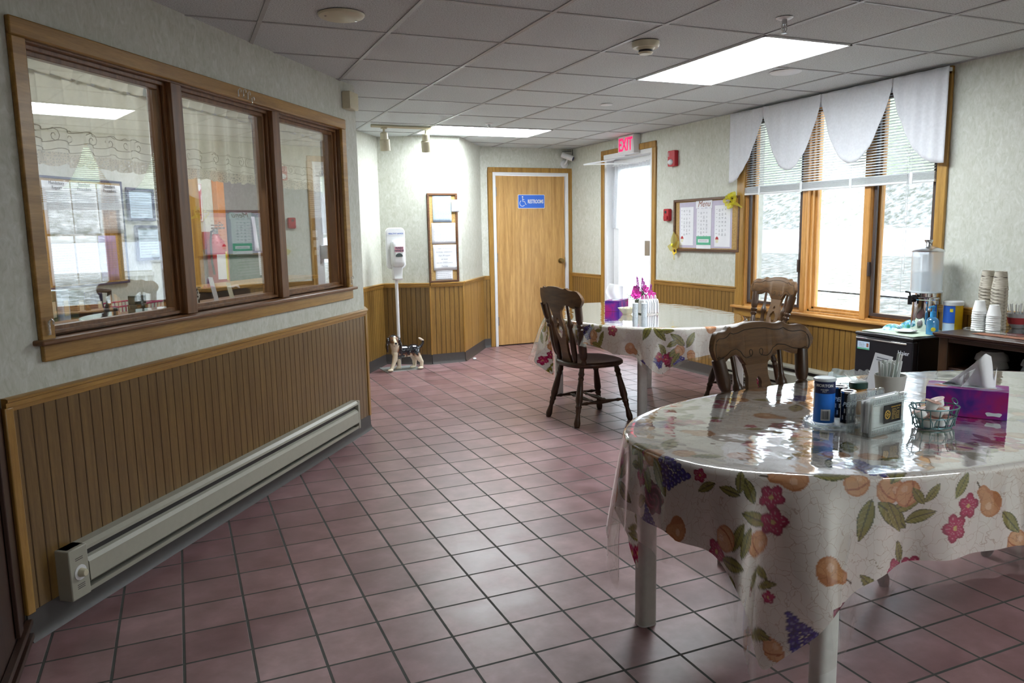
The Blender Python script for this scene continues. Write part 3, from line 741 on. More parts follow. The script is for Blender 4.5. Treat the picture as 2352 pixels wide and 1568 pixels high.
for a, b, dark in UN:
    f = MB(); w = .032
    for q0, q1, ww in ((.03, .06, .018), (.06, .10, .036)):
        f.box(a, a+ww, q0, q1, .718, 2.28); f.box(b-ww, b, q0, q1, .718, 2.28); f.box(a, b, q0, q1, 2.28-ww, 2.28); f.box(a, b, q0, q1, .718, .718+ww)
    s_ = obj('sash', f, M['win_oak_z'], w2, bevel=.003)
    if dark:
        f = MB(); casing(f, a+.018, b-.018, .736, 2.262, .022, .012, .03, True); obj('screen_frame', f, M['dark_sash'], s_, bevel=.002)
        obj('insect_screen', MB().quad((a+.03, .021, .75), (b-.03, .021, .75), (b-.03, .021, 2.25), (a+.03, .021, 2.25)), M['screen'], s_, smooth=False)
        lt = MB().box(b-.03 if a < -1 else a+.004, b-.014 if a < -1 else a+.02, -.012, .012, 1.02, 1.12) 
        obj('latch', lt, M['dark_sash'], s_, bevel=.003)
    obj('pane', MB().box(a+.03, b-.03, .078, .082, .75, 2.25), M['glass'], s_, smooth=False)

bl = thing('mini_blind', 'white mini blind half raised in the big right window', 'window blind', (RW, 0, 0), PHI_R)
sl = MB(); nsl = 30
for i in range(nsl):
    zz = 1.712 + (2.26 - 1.712)*i/(nsl-1)
    sl.quad((-1.425, -.029, zz-.002), (.365, -.029, zz-.002), (.365, -.006, zz+.008), (-1.425, -.006, zz+.008))
obj('slats', sl, M['blind'], bl, solid=.0008, fix=False)
st = MB()
for i in range(9): st.box(-1.43, .37, -.033, -.003, 1.668+i*.0052, 1.671+i*.0052)
obj('slat_stack', st, M['blind'], bl, smooth=False)
obj('bottom_rail', MB().box(-1.432, .372, -.034, -.002, 1.65, 1.666), M['white_plastic'], bl, bevel=.003)
obj('head_rail', MB().box(-1.432, .372, -.035, -.001, 2.262, 2.29), M['white_plastic'], bl, bevel=.002)
for x in (-1.25, -.78, -.3, .2):
    obj('ladder_tape', MB().box(x-.012, x+.012, -.0365, -.0345, 1.645, 1.725), M['white_plastic'], bl, bevel=.001)
lc = MB()
for x in (-1.25, -.78, -.3, .2): lc.box(x-.001, x+.001, -.0335, -.0325, 1.7, 2.27)
obj('ladder_cord', lc, M['white_plastic'], bl, smooth=False)
obj('pull_cord', MB().tube([(.17, -.04, 2.27), (.172, -.04, 1.5), (.168, -.041, .80)], .0015, 5).tube([(.185, -.04, 2.27), (.187, -.04, 1.4), (.19, -.041, 1.05)], .0015, 5), M['white_plastic'], bl)

vl = thing('scalloped_valance', 'white valance of four scalloped panels over the big right window', 'curtain', (RW-.065, 0, 0), PHI_R)
edges = [-1.60, -1.19, -.577, .046, .455]
def vpanel(i):
    a, b = edges[i], edges[i+1]
    zl, zh = 1.79, 2.29
    def low(u):
        if i == 0: return 1.762 + (2.28-1.762)*(u**2.2) if u > .02 else 1.762
        if i == 3: return 1.760 + (2.26-1.760)*((1-u)**2.4)
        t = abs(2*u-1); return 1.818 + (2.29-1.818)*(t**2.1)
    def fn(u, v):
        x = a + (b-a)*u; zt = 2.345
        z = zt + (low(u) - zt)*v
        y = -.004*math.sin(u*18+i*2) * (1-.5*v) - .003*math.sin(u*37+i) - .012*v*math.sin(u*3.1)
        return (x, y, z)
    o = obj('scallop_panel', MB().surf(fn, 44, 22), M['valance'], vl, solid=.0015, fix=False)
for i in range(4): vpanel(i)
obj('curtain_rod', MB().box(-1.59, .44, .004, .012, 2.318, 2.34), M['white_plastic'], vl)
rt = MB(); rt.box(-1.595, -1.583, .004, .064, 2.318, 2.34); rt.box(.433, .445, .004, .042, 2.318, 2.34); obj('rod_bracket', rt, M['white_plastic'], vl)

# ------------------------------------------------------------------ door_1: restroom door
d1 = struct('door_1', 'light oak restroom door in a white frame', 'door', (0, 4.64, 0), 0)
mb = MB(); casing(mb, 2.978, 4.088, 0, 2.13, .058, -.018, 0); obj('casing', mb, M['oak_z'], d1, bevel=.005)
mb = MB(); casing(mb, 3.036, 4.035, 0, 2.073, .036, -.024, .12); mb.box(3.072, 3.086, .05, .12, 0, 2.035); mb.box(3.99, 4.0, .05, .12, 0, 2.035)
obj('door_frame', mb, M['white_paint'], d1, bevel=.003)
obj('door_leaf', MB().box(3.082, 3.992, .002, .046, .012, 2.034), M['oak_door'], d1, bevel=.002)
obj('threshold_gap', MB().box(3.08, 3.995, .03, .12, .0, .011), M['black_matte'], d1)
for zz in (1.848, 1.07, .305):
    obj('hinge', MB().box(3.074, 3.09, -.006, .004, zz-.05, zz+.05).cyl((3.079, -.008, zz-.052), (3.079, -.008, zz+.052), .007, seg=10), M['metal'], d1)
k = obj('door_knob', MB().lathe((3.932, .002, 1.01), (3.932, -.066, 1.01), [(0, .033), (.08, .033), (.12, .014), (.45, .012), (.55, .022), (.75, .029), (.95, .024), (1, .012)], 24), M['brass'], d1)
obj('latch_plate', MB().box(3.985, 3.9975, .003, .04, .97, 1.05), M['brass'], d1)
sg = thing('restroom_sign', 'blue RESTROOMS sign with white wheelchair symbol on the oak door', 'sign', (3.542, 4.6395, 1.733), 0)
def rrect(w, h, r, n=6):
    p = []
    for cx, cy, a0 in ((w/2-r, h/2-r, 0), (-w/2+r, h/2-r, 90), (-w/2+r, -h/2+r, 180), (w/2-r, -h/2+r, 270)):
        for i in range(n+1):
            a = math.radians(a0 + 90*i/n); p.append((cx + r*math.cos(a), cy + r*math.sin(a)))
    return p
obj('border', MB().prism(rrect(.356, .165, .012), -.003, 0), M['white_plastic'], sg, smooth=False)
obj('face', MB().prism(rrect(.344, .153, .009), -.0045, -.003), M['sign_blue'], sg, smooth=False)
text('lettering', 'RESTROOMS', .062, M['white_plastic'], sg, (.055, -.005, -.002), sx=.60, off=.0016)
wc = MB(); yy = -.0055
wc.ell((-.118, yy, .055), (.009, .001, .009))
wc.tube([(-.118, yy, .043), (-.116, yy, .0), (-.090, yy, -.002), (-.078, yy, -.035), (-.068, yy, -.032)], .0042, 6)
wc.tube([(-.117, yy, .022), (-.095, yy, .020)], .0035, 6)
wc.tube([(-.122 + .034*math.cos(a), yy, -.022 + .034*math.sin(a)) for a in np.linspace(math.radians(115), math.radians(325), 20)], .0038, 6)
obj('wheelchair_symbol', wc, M['white_plastic'], sg)

# ------------------------------------------------------------------ door_2: exit door
d2 = struct('door_2', 'white framed glass exit door', 'door', (RW, 3.345, 0), PHI_R)
mb = MB(); casing(mb, -.545, .545, 0, 2.262, .062, -.02, 0); obj('casing', mb, M['oak_z'], d2, bevel=.005)
mb = MB(); casing(mb, -.484, .484, 0, 2.20, .045, -.006, .17); obj('door_frame', mb, M['white_paint'], d2, bevel=.003)
lf = MB(); casing(lf, -.438, .438, .02, 2.15, .10, .09, .135, True); lf.box(-.34, .34, .09, .135, .02, .26)
obj('door_leaf', lf, M['white_paint'], d2, bevel=.004)
obj('pane', MB().box(-.34, .34, .11, .114, .26, 2.05), M['glass'], d2, smooth=False)
pb = MB().box(.30, .42, .02, .09, 1.10, 1.26)
obj('latch_box', pb, M['metal'], d2, bevel=.004)
cm = MB().box(-.43, .02, -.05, .0, 2.155, 2.205); cm.tube([(-.20, -.03, 2.155), (-.20, -.05, 2.14), (-.44, -.30, 2.10)], .010, 6); cm.tube([(-.44, -.30, 2.10), (.10, .08, 2.08)], .008, 6)
obj('door_closer', cm, M['white_paint'], d2, bevel=.003)
tag(obj('door_curtain', MB().surf(lambda u, v: (-.40 + .76*u + (-.06*v*(1-u)) + .0*v, .068 + .010*math.sin(u*70)*(1-.3*v) + .004*math.sin(u*141), 2.10 - .70*v - .02*math.sin(u*PI)), 160, 20), M['sheer'], loc=(RW, 3.345, 0), rot=(0, 0, PHI_R), fix=False),
    'sheer white gathered curtain hung over the upper exit door glass', 'curtain')
tag(obj('curtain_rod', MB().cyl((-.42, .066, 2.085), (.42, .066, 2.085), .006), M['white_plastic'], loc=(RW, 3.345, 0), rot=(0, 0, PHI_R)), 'slim white rod holding the sheer exit door curtain', 'curtain rod')

# ------------------------------------------------------------------ exit sign
ex = thing('exit_sign', 'lit EXIT sign with red letters above the glass exit door', 'exit sign', (RW, 3.255, 2.26), PHI_R)
obj('housing', MB().box(-.155, .155, -.085, 0, -.092, .10), M['white_plastic'], ex, bevel=.004)
obj('face', MB().box(-.145, .145, -.088, -.085, -.082, .09), M['white_plastic'], ex)
text('lettering', 'EXIT', .185, M['exit_red'], ex, (0, -.0895, .002), sx=.72, off=.004)

# fire strobe and pull station
c = thing('fire_strobe', 'red fire alarm horn with clear strobe right of the exit door', 'fire alarm', (RW, 2.49, 2.055), PHI_R)
obj('body', MB().prism(rrect(.115, .15, .01), -.045, 0), M['red'], c, bevel=.004)
obj('strobe_lens', MB().ell((-.005, -.047, -.035), (.036, .022, .028)), M['lid_white'], c)
text('lettering', 'FIRE', .022, M['white_plastic'], c, (-.04, -.046, .04), (PI/2, PI/2, 0))
c = thing('pull_station', 'small red fire alarm pull station left of the menu board', 'fire alarm', (RW, 2.575, 1.515), PHI_R)
obj('body', MB().prism(rrect(.085, .12, .012), -.04, 0), M['red'], c, bevel=.004)
obj('pull_handle', MB().box(-.03, .03, -.05, -.04, -.045, -.01), M['red'], c, bevel=.002)
obj('window', MB().box(-.02, .01, -.042, -.04, .015, .04), M['black_matte'], c)

# menu board
mbd = thing('menu_board', 'brown framed cork menu board right of the exit door', 'notice board', (RW, 1.985, 1.41), PHI_R)
f = MB(); casing(f, -.485, .485, -.245, .245, .022, -.026, 0, True); obj('frame', f, M['frame_dark'], mbd, bevel=.003)
obj('cork', MB().box(-.465, .465, -.010, 0, -.225, .225), M['cork'], mbd, smooth=False)
mp = thing('menu_poster', 'lilac sheet backing the menu pages on the menu board', 'poster', (RW-.0105, 1.995, 1.41), PHI_R)
t_l = plain('lilac paper', (.52, .48, .60), .8, var=.03)
obj('sheet', MB().box(-.39, .385, -.001, 0, -.215, .215), t_l, mp, smooth=False)
for i, (x, z, w, h) in enumerate(((-.27, -.01, .205, .36), (-.01, -.035, .215, .37), (.255, -.015, .215, .37))):
    c = thing('menu_page', ['left', 'middle', 'right'][i] + ' white menu page of weekly dishes on the menu board', 'menu page', (RW-.0125, 1.995-x, 1.41+z), PHI_R)
    obj('sheet', MB().box(-w/2, w/2, -.001, 0, -h/2, h/2), M['paper'], c, smooth=False)
    l = MB()
    for r_ in range(7):
        for q, cx in enumerate((-.08, -.04, .0, .042)):
            for k in range(1 if q == 0 else random.choice((2, 3, 4))):
                ww = random.uniform(.004, .013); zz = .15 - r_*.036 - k*.0065
                l.box(cx-ww, cx+ww, -.0016, -.001, zz-.0013, zz+.0013)
    obj('printed_text', l, M['ink'], c, smooth=False)
    obj('cupcake', MB().prism([(-.088, -.15), (-.055, -.15), (-.050, -.12), (-.092, -.12)], -.0016, -.001).prism([(-.094, -.12), (-.048, -.12), (-.055, -.102), (-.071, -.092), (-.088, -.102)], -.0018, -.001, mi=1), [M['paper_yellow'], M['red_print']], c, smooth=False)
c = thing('menu_banner', 'ragged white Menu heading at the top of the menu board', 'banner', (RW-.0145, 2.005, 1.60), PHI_R)
pts = [(-.12 + .24*i/24, .035 + random.uniform(-.006, .008)) for i in range(25)] + [(.12 - .24*i/24, -.035 + random.uniform(-.008, .006)) for i in range(25)]
obj('sheet', MB().prism(pts, -.001, 0), M['paper'], c, smooth=False)
text('lettering', 'Menu', .078, M['brown_print'], c, (0, -.0015, 0), shear=.35, spacing=1.05)
c = thing('green_card', 'green card with a white window on the middle menu page', 'card', (RW-.015, 2.005, 1.265), PHI_R)
obj('sheet', MB().box(-.105, .105, -.001, 0, -.04, .04), M['green_paper'], c); obj('white_window', MB().box(-.08, .08, -.0018, -.001, -.018, .012), M['paper'], c)
obj('printed_text', lines_mb(.15, .02, 3, y=-.002, z0=-.4, z1=.1, th=.002), M['ink'], c, smooth=False)
def flower(c, name, mat, r, n, z=0, y=0, x=0, w=.35, cup=.4):
    m = MB()
    for i in range(n):
        a = 2*PI*i/n + random.uniform(-.1, .1); rr = r*random.uniform(.9, 1.1)
        def fn(u, v):
            rad = rr*(.12 + .88*v); hw = w*rr*math.sin(PI*(.15+.8*v)) * (2*u-1)
            d = -cup*rr*v*v - .15*rr*(1-(2*u-1)**2)*0
            return (x + rad*math.cos(a) - hw*math.sin(a), y + d, z + rad*math.sin(a) + hw*math.cos(a))
        m.surf(fn, 5, 6)
    return obj(name, m, M[mat], c, fix=False)
c = thing('yellow_bow', 'yellow organza bow on the upper right corner of the menu board', 'bow', (RW-.03, 1.575, 1.62), PHI_R)
m = MB()
for i in range(9):
    a = i*.72 + .3; L_ = random.uniform(.05, .085)
    def fn(u, v, a=a, L_=L_):
        t = 2*PI*u; rr = L_*.5*(1-math.cos(t))
        wv = .014*(2*v-1)
        an = a + .45*math.sin(t)
        return (rr*math.cos(an), -.012 - .022*abs(math.sin(t/2)) + wv*1.2, rr*math.sin(an) + wv*.3)
    m.surf(fn, 18, 3)
obj('loops', m, M['ribbon'], c, fix=False)
obj('tail', MB().surf(lambda u, v: (.02 + .12*u, -.02 - .004*math.sin(9*u), -.02 - .05*u + .02*(2*v-1)*(1-.8*u)), 12, 3), M['ribbon'], c, fix=False)
obj('seed_head', MB().ell((.015, -.03, .015), (.012, .008, .012)).ell((-.0, -.032, -.02), (.010, .008, .010)), M['seed'], c)
c = thing('sunflower_butterfly', 'yellow sunflower and sheer butterfly on the lower left corner of the menu board', 'artificial flower', (RW-.03, 2.43, 1.165), PHI_R)
flower(c, 'petals', 'yellow', .042, 14, w=.28, cup=.2)
obj('seed_head', MB().ell((.004, -.008, 0), (.014, .008, .014)), M['seed'], c)
m = MB()
for a, L_ in ((1.65, .17), (2.95, .12), (.75, .11)):
    m.surf(lambda u, v, a=a, L_=L_: (L_*v*math.cos(a) + .32*L_*math.sin(PI*v**.8)*(2*u-1)*-math.sin(a), -.006, .02+L_*v*math.sin(a) + .32*L_*math.sin(PI*v**.8)*(2*u-1)*math.cos(a)), 5, 12)
obj('wings', m, M['sheer_yellow'], c, fix=False)
obj('small_blossom', MB().ell((-.035, -.01, .055), (.016, .01, .016)), M['yellow_label'], c)
obj('ribbon_tail', MB().tube([(-.005, -.004, -.03), (-.01, -.004, -.07), (-.004, -.004, -.09)], .003, 5), M['yellow'], c)

# ------------------------------------------------------------------ cork board by the nook
rzCD = math.atan2(PD[1]-PC[1], PD[0]-PC[0])
def CDp(s, y, z): return Matrix.Translation((PC[0], PC[1], 0)) @ Matrix.Rotation(rzCD, 4, 'Z') @ Vector((s, y, z))
cb = thing('cork_board', 'tall narrow cork board in a brown frame left of the restroom door', 'notice board', CDp(.158, 0, 1.325), rzCD)
f = MB(); casing(f, -.165, .165, -.46, .46, .02, -.024, 0, True); obj('frame', f, M['frame_dark'], cb, bevel=.003)
obj('cork', MB().box(-.147, .147, -.01, 0, -.442, .442), M['cork'], cb, smooth=False)
notice('pinned_notice', 'pale blue flyer with a small portrait at the top of the cork board', .205, .275, CDp(.155, -.012, 1.625), rzCD, mat='paper_blue', rows=16, curl=.002, x1=.42)
notice('pinned_notice', 'small white slip hanging over the right edge of the cork board', .088, .125, CDp(.30, -.026, 1.655), rzCD, rows=5, curl=.004)
cal = notice('wall_calendar', 'printed month calendar page in the middle of the cork board', .262, .215, CDp(.165, -.013, 1.372), rzCD, rows=0, cat='calendar', title='September 2016', tsize=.020, curl=.002)
l = MB()
for i in range(8): l.box(-.115 + i*.0328 - .0004, -.115 + i*.0328 + .0004, -.0035, -.003, -.09, .07)
for i in range(6): l.box(-.115, .115, -.0035, -.003, -.09 + i*.032, -.0893 + i*.032)
for i in range(5):
    for k in range(7):
        for q in range(2): l.box(-.110 + k*.0328, -.110 + k*.0328 + random.uniform(.01, .022), -.0035, -.003, -.072 + i*.032 - q*.008, -.070 + i*.032 - q*.008)
obj('printed_grid', l, M['ink'], cal, smooth=False)
hn = notice('handwritten_note', 'large white handwritten note folded out below the calendar', .258, .265, CDp(.172, -.014, 1.122), rzCD, rows=0, curl=.006)
for i, tx in enumerate(('Sept 14 monthly', 'birthday celebration', 'Sept 20 supper', 'at noon', 'we are OPEN every', 'Tuesday')):
    text('handwriting', tx, .022, M['ink'], hn, (-.01, -.009, .095 - i*.037), shear=.3)
notice('pinned_notice', 'small typed page at the bottom of the cork board', .19, .125, CDp(.158, -.012, .95), rzCD, rows=6, curl=.001)

# thermostat-like box beside the ceiling on the office wall corner
c = thing('door_chime', 'small cream plastic wall box high on the office wall corner', 'wall box', WL(2.80, 0, 2.245), AL)
obj('body', MB().box(-.065, .065, -.06, 0, -.055, .055), M['cream_plastic'], c, bevel=.006)
g = MB()
for i in range(9): g.box(-.05, .05, -.0615, -.06, -.04+i*.01, -.036+i*.01)
obj('grille', g, M['cream_plastic'], c)

# ------------------------------------------------------------------ baseboard heaters
def heater(label, loc, rz, x0, x1, knob=True):
    c = thing('baseboard_heater', label, 'heater', loc, rz)
    obj('back_plate', MB().box(x0+.005, x1-.005, -.006, -.027*0, .088, .262), M['heater'], c)
    prof = [(0, .274), (-.05, .274), (-.066, .262), (-.067, .250), (-.064, .250), (-.062, .259), (-.048, .269), (0, .269)]
    obj('top_hood', MB().prism([(a, b) for a, b in prof], x0+.012, x1-.012, 'x'), M['heater'], c, smooth=False)
    prof = [(-.040, .222), (-.056, .214), (-.068, .200), (-.070, .13), (-.062, .122), (-.060, .124), (-.066, .132), (-.064, .198), (-.054, .210), (-.040, .217)]
    fx = x0 + (.09 if knob else .03)
    obj('front_panel', MB().prism(prof, fx, x1-.03, 'x'), M['heater'], c, smooth=False)
    obj('bottom_rail', MB().prism([(0, .086), (-.062, .086), (-.064, .104), (-.058, .104), (-.056, .094), (0, .092)], x0+.012, x1-.012, 'x'), M['heater'], c, smooth=False)
    fn = MB(); fn.box(x0+.02, x1-.02, -.044, -.008, .11, .255)
    obj('fins', fn, M['heater_in'], c, smooth=False)
    ex = MB().box(x0, x0+(.088 if knob else .028), -.068, 0, .084, .274); obj('end_cap', ex, M['heater'], c, bevel=.004)
    obj('end_cap', MB().box(x1-.026, x1, -.068, 0, .084, .274), M['heater'], c, bevel=.004)
    if knob:
        obj('dial', MB().cyl((x0+.045, -.068, .18), (x0+.045, -.071, .18), .028, seg=28), M['white_plastic'], c)
        obj('thermostat_knob', MB().lathe((x0+.045, -.071, .18), (x0+.045, -.094, .18), [(0, .017), (.8, .014), (1, .011)], 20), M['cream_plastic'], c, bevel=.001)
        g = MB()
        for zz in (.135, .128, .121, .235, .228): g.box(x0+.028, x0+.062, -.0688, -.068, zz, zz+.002)
        obj('louvre', g, M['heater_in'], c)
heater('long beige baseboard heater below the office window', L0, AL, .138, 2.65)
heater('beige baseboard heater under the big right window', (RW, 0, 0), PHI_R, -1.70, .25, False)

# ------------------------------------------------------------------ ceiling fittings
def panel(label, x0, x1, y0, y1):
    c = thing('ceiling_light', label, 'ceiling light', ((x0+x1)/2, (y0+y1)/2, H))
    w = (x1-x0)/2; d = (y1-y0)/2
    obj('diffuser', MB().box(-w+.012, w-.012, -d+.01, d-.01, -.0035, .0035), M['panel_light'], c, smooth=False)
    f = MB(); f.box(-w, -w+.014, -d, d, -.006, .002); f.box(w-.014, w, -d, d, -.006, .002); f.box(-w, w, -d, -d+.012, -.006, .002); f.box(-w, w, d-.012, d, -.006, .002)
    obj('frame', f, M['white_plastic'], c, smooth=False)
panel('large lit ceiling panel nearest the big window', 4*T, 5*T, -T, T)
panel('unseen ceiling panel added behind the viewer to light the table front', 3*T, 5*T, -8*T, -7*T)  # added lamp out of view, brightens the front of the near table
panel('lit ceiling panel at the back before the restroom door', 3*T, 5*T, 5*T, 6*T)
c = thing('smoke_detector', 'round cream smoke detector left of the big ceiling panel', 'smoke detector', (1.932, -.276, H))
obj('base', MB().lathe((0, 0, 0), (0, 0, -.03), [(0, .072), (.7, .072), (1, .066)], 32), M['cream_plastic'], c)
obj('sensor_head', MB().lathe((0, 0, -.03), (0, 0, -.062), [(0, .05), (.35, .04), (.36, .036), (.7, .036), (.71, .04), (1, .032)], 28), M['cream_plastic'], c)
obj('vent_slots', MB().lathe((0, 0, -.041), (0, 0, -.052), [(0, .0372), (1, .0372)], 28, cap=False), M['black_matte'], c)
def sprinkler(label, x, y):
    c = thing('sprinkler_head', label, 'sprinkler', (x, y, H), group=None)
    obj('escutcheon', MB().lathe((0, 0, 0), (0, 0, -.006), [(0, .04), (1, .03)], 24), M['white_plastic'], c)
    m = MB().cyl((0, 0, -.004), (0, 0, -.03), .012); m.tube([(.012, 0, -.03), (.016, 0, -.05), (.003, 0, -.068)], .003, 6); m.tube([(-.012, 0, -.03), (-.016, 0, -.05), (-.003, 0, -.068)], .003, 6)
    m.cyl((0, 0, -.03), (0, 0, -.06), .003); m.cyl((0, 0, -.068), (0, 0, -.071), .014)
    obj('nozzle', m, M['metal'], c)
sprinkler('metal sprinkler head near the big ceiling panel', 2.30, -.90)
sprinkler('metal sprinkler head before the back ceiling panel', 2.281, 2.83)
c = thing('ceiling_speaker', 'round cream speaker cover flat on the ceiling above the office window', 'ceiling speaker', (.33, -.25, H))
obj('cover', MB().lathe((0, 0, 0), (0, 0, -.014), [(0, .105), (.6, .10), (1, .085)], 36), M['cream_plastic'], c)
obj('screw', MB().cyl((.07, .02, -.013), (.07, .02, -.018), .006).cyl((-.075, -.02, -.013), (-.075, -.02, -.017), .005), M['chrome'], c)
c = thing('sprinkler_cap', 'small round white cover on the ceiling beyond the big light panel', 'ceiling cap', (3.24, .10, H)); obj('disc', MB().lathe((0, 0, 0), (0, 0, -.006), [(0, .10), (1, .09)], 30), M['white_plastic'], c)
c = thing('sprinkler_cap', 'tiny round white cover on the ceiling in the middle of the room', 'ceiling cap', (2.775, 1.561, H)); obj('disc', MB().lathe((0, 0, 0), (0, 0, -.006), [(0, .05), (1, .045)], 24), M['white_plastic'], c)
tr = thing('track_light_rail', 'cream track lighting rail on the ceiling of the nook', 'track rail', (0, 0, H))
d_ = Vector((1.90-1.27, 3.19-3.155, 0)).normalized()
tm = MB().tube([(1.265, 3.17, -.012), (1.90, 3.19, -.012)], .014, 4); obj('rail', tm, M['cream_plastic'], tr, smooth=False)
def spot(label, x, y, aim):
    c = thing('track_spotlight', label, 'spotlight', (x, y, H-.024), 0, 'cream spotlights on the track rail')
    obj('stem', MB().cyl((0, 0, -.001), (0, 0, -.07), .010).box(-.025, .025, -.015, .015, -.012, -.0005), M['cream_plastic'], c)
    a = Vector(aim).normalized(); p0 = Vector((0, 0, -.075)) - a*.035; p1 = p0 + a*.165
    obj('can', MB().lathe(p0, p1, [(0, .022), (.04, .034), (.38, .036), (.42, .047), (1, .046), (1, .040), (.9, .038)], 24, cap=True), M['cream_plastic'], c)
    return c
spot('left cream track spotlight in the nook', 1.385, 3.174, (.10, .15, -1))
spot('right cream track spotlight in the nook', 1.785, 3.186, (.12, .25, -1))
# security camera in the corner
c = thing('security_camera', 'white security camera in the back corner beside the restroom door', 'security camera', (3.99, 4.64, 2.18))
obj('base', MB().lathe((.0, 0, .0), (.0, -.02, .0), [(0, .052), (.7, .05), (1, .04)], 24), M['white_plastic'], c)
obj('bracket', MB().tube([(0, -.02, 0), (.0, -.06, .02), (.01, -.08, .06)], .010, 8), M['white_plastic'], c)
obj('barrel', MB().lathe((-.05, -.04, .11), (.055, -.13, .055), [(0, .028), (.05, .033), (.95, .033), (1, .028)], 20), M['white_plastic'], c)
obj('lens', MB().lathe((.053, -.1285, .056), (.059, -.1335, .053), [(0, .027), (1, .022)], 20), M['navy'], c)
obj('sun_hood', MB().box(-.012, .012, -.13, .06, .16, .164), M['black_matte'], c, rot=(0, 0, .9), loc=(-.03, .02, -.01))
obj('cable', MB().tube([(.02, -.03, .10), (.05, -.02, .06), (.085, -.03, .08), (.095, -.04, .12), (.096, -.04, .175)], .003, 6), M['black_matte'], c)

# ------------------------------------------------------------------ outdoors
prof = [(4.29, -.16), (7, -.12), (10, .08), (14, .36), (17, .62), (24, 1.25), (24.8, 1.45), (26, 2.2), (27.6, 3.0), (34, 5.4), (60, 13)]
def gz(x):
    for (a, za), (b, zb) in zip(prof[:-1], prof[1:]):
        if x <= b: return za + (zb-za)*(x-a)/(b-a)
    return prof[-1][1]
def strip(name, label, x0, x1, mat, ny=70, nx=10, amp=0.0, y0=-30, y1=60):
    def fn(u, v):
        x = x0 + (x1-x0)*u; y = y0 + (y1-y0)*v
        n = math.sin(x*2.1+y*.7)*math.sin(y*1.3+x)*amp + math.sin(x*5.1+y*3.7)*math.sin(y*4.3)*amp*.4
        return (x, y, gz(x) + n*(0 if u in (0, 1) else 1))
    o = obj(name, MB().surf(fn, nx, ny), mat, fix=False); tag(o, label, 'ground', kind='structure'); return o
def ground(name, stops, scale, rough=.9, bump=.5, detail=6):
    t = NT(name); t.set(Roughness=rough); t.b.inputs['Specular IOR Level'].default_value = .2
    n = t.node('ShaderNodeTexNoise', Scale=scale, Detail=detail, Roughness=.7); t.L(t.tc.outputs['Object'], n.inputs['Vector'])
    r = t.ramp(n.outputs['Fac'], stops); t.L(r.outputs['Color'], t.b.inputs['Base Color']); t.bump(n.outputs['Fac'], bump, .05); return t.m
g_lawn = ground('leaf strewn pale lawn', [(.36, (.13, .125, .10)), (.5, (.23, .23, .21)), (.62, (.42, .43, .43))], 6.0)
g_road = ground('pale asphalt road', [(.3, (.48, .50, .55)), (.7, (.60, .62, .66))], .8)
g_rock = ground('grey gravel bank', [(.38, (.12, .13, .10)), (.5, (.26, .26, .25)), (.62, (.44, .44, .43))], 3.5, bump=.4)
g_grass = ground('green grass bank', [(.35, (.20, .25, .15)), (.6, (.34, .39, .28))], 3.0)
strip('ground_path', 'bright concrete path outside the building', 4.29, 6.2, M['concrete'], 20, 3)
strip('ground_lawn', 'pale lawn strewn with fallen leaves outside the window', 6.2, 16.5, g_lawn, 120, 60, .0)
strip('ground_road', 'pale sunlit road across the view outside', 16.5, 24, g_road, 20, 3)
strip('ground_gravel_bank', 'grey gravel and rock bank beyond the road', 24, 28.2, g_rock, 300, 16, .10)
strip('ground_grass_bank', 'green grass bank above the gravel', 28.2, 60, g_grass, 60, 8, .2)
o = obj('ground_white_sheet', MB().surf(lambda u, v: (5.5+22*u, 1.40*(5.5+22*u)-2.9 + v*(60-(1.40*(5.5+22*u)-2.9)), gz(5.5+22*u)+.03), 30, 6), M['concrete'], fix=False); tag(o, 'pale sheet added outside the exit door for its blown out white view', 'ground', kind='structure')  # added pale sheet, imitates overexposed ground beyond the door glass
o = obj('parking_line', MB().surf(lambda u, v: (10.2+1.4*v+.45*u, -25+75*v, gz(10.2+1.4*v+.45*u)+.03), 4, 40), M['white_paint'], fix=False); tag(o, 'white painted line across the ground outside the window', 'ground marking', kind='structure')
c = thing('porch_railing', 'white porch railing with a ball topped post outside the big window', 'railing', (7.0, 1.95, gz(7)))
p_ = MB().box(-.05, .05, -.05, .05, 0, 1.17); p_.box(-.06, .06, -.06, .06, 1.17, 1.20); p_.ell((0, 0, 1.27), (.055, .055, .065))
obj('newel_post', p_, M['white_paint'], c, bevel=.004)
obj('top_rail', MB().box(-.03, .03, -.50, -.05, 1.0, 1.05), M['white_paint'], c); obj('end_post', MB().box(-.03, .03, -.53, -.47, 0, 1.05), M['white_paint'], c)
for i in range(3): obj('baluster', MB().box(-.015, .015, -.40+i*.12, -.37+i*.12, .15, 1.0), M['white_paint'], c)
obj('bottom_rail', MB().box(-.02, .02, -.50, -.05, .12, .16), M['white_paint'], c)
c = thing('maple_tree', 'leafy green tree on the grass bank outside', 'tree', (31, 12, gz(31)-.1))
obj('trunk', MB().lathe((0, 0, -.3), (.2, 0, 4), [(0, .3), (.3, .2), (1, .14)], 12), M['frame_dark'], c)
cr = MB()
for i in range(900):
    a = random.uniform(0, 2*PI); b = random.uniform(-.9, 1); r = 2.6*random.uniform(.55, 1)*math.sqrt(max(.05, 1-b*b)); x = r*math.cos(a); y = r*math.sin(a); z = 5.2 + 2.6*b; s_ = random.uniform(.18, .4)
    q = Matrix.Rotation(random.uniform(0, 6.28), 3, Vector((random.random(), random.random(), random.random()+.1)).normalized())
    cr.quad(*[tuple(Vector((x, y, z)) + q @ Vector((sx*s_, sy*s_, 0))) for sx, sy in ((-1, -.6), (1, -.6), (1, .6), (-1, .6))])
obj('crown', cr, M['leaf'], c, fix=False)

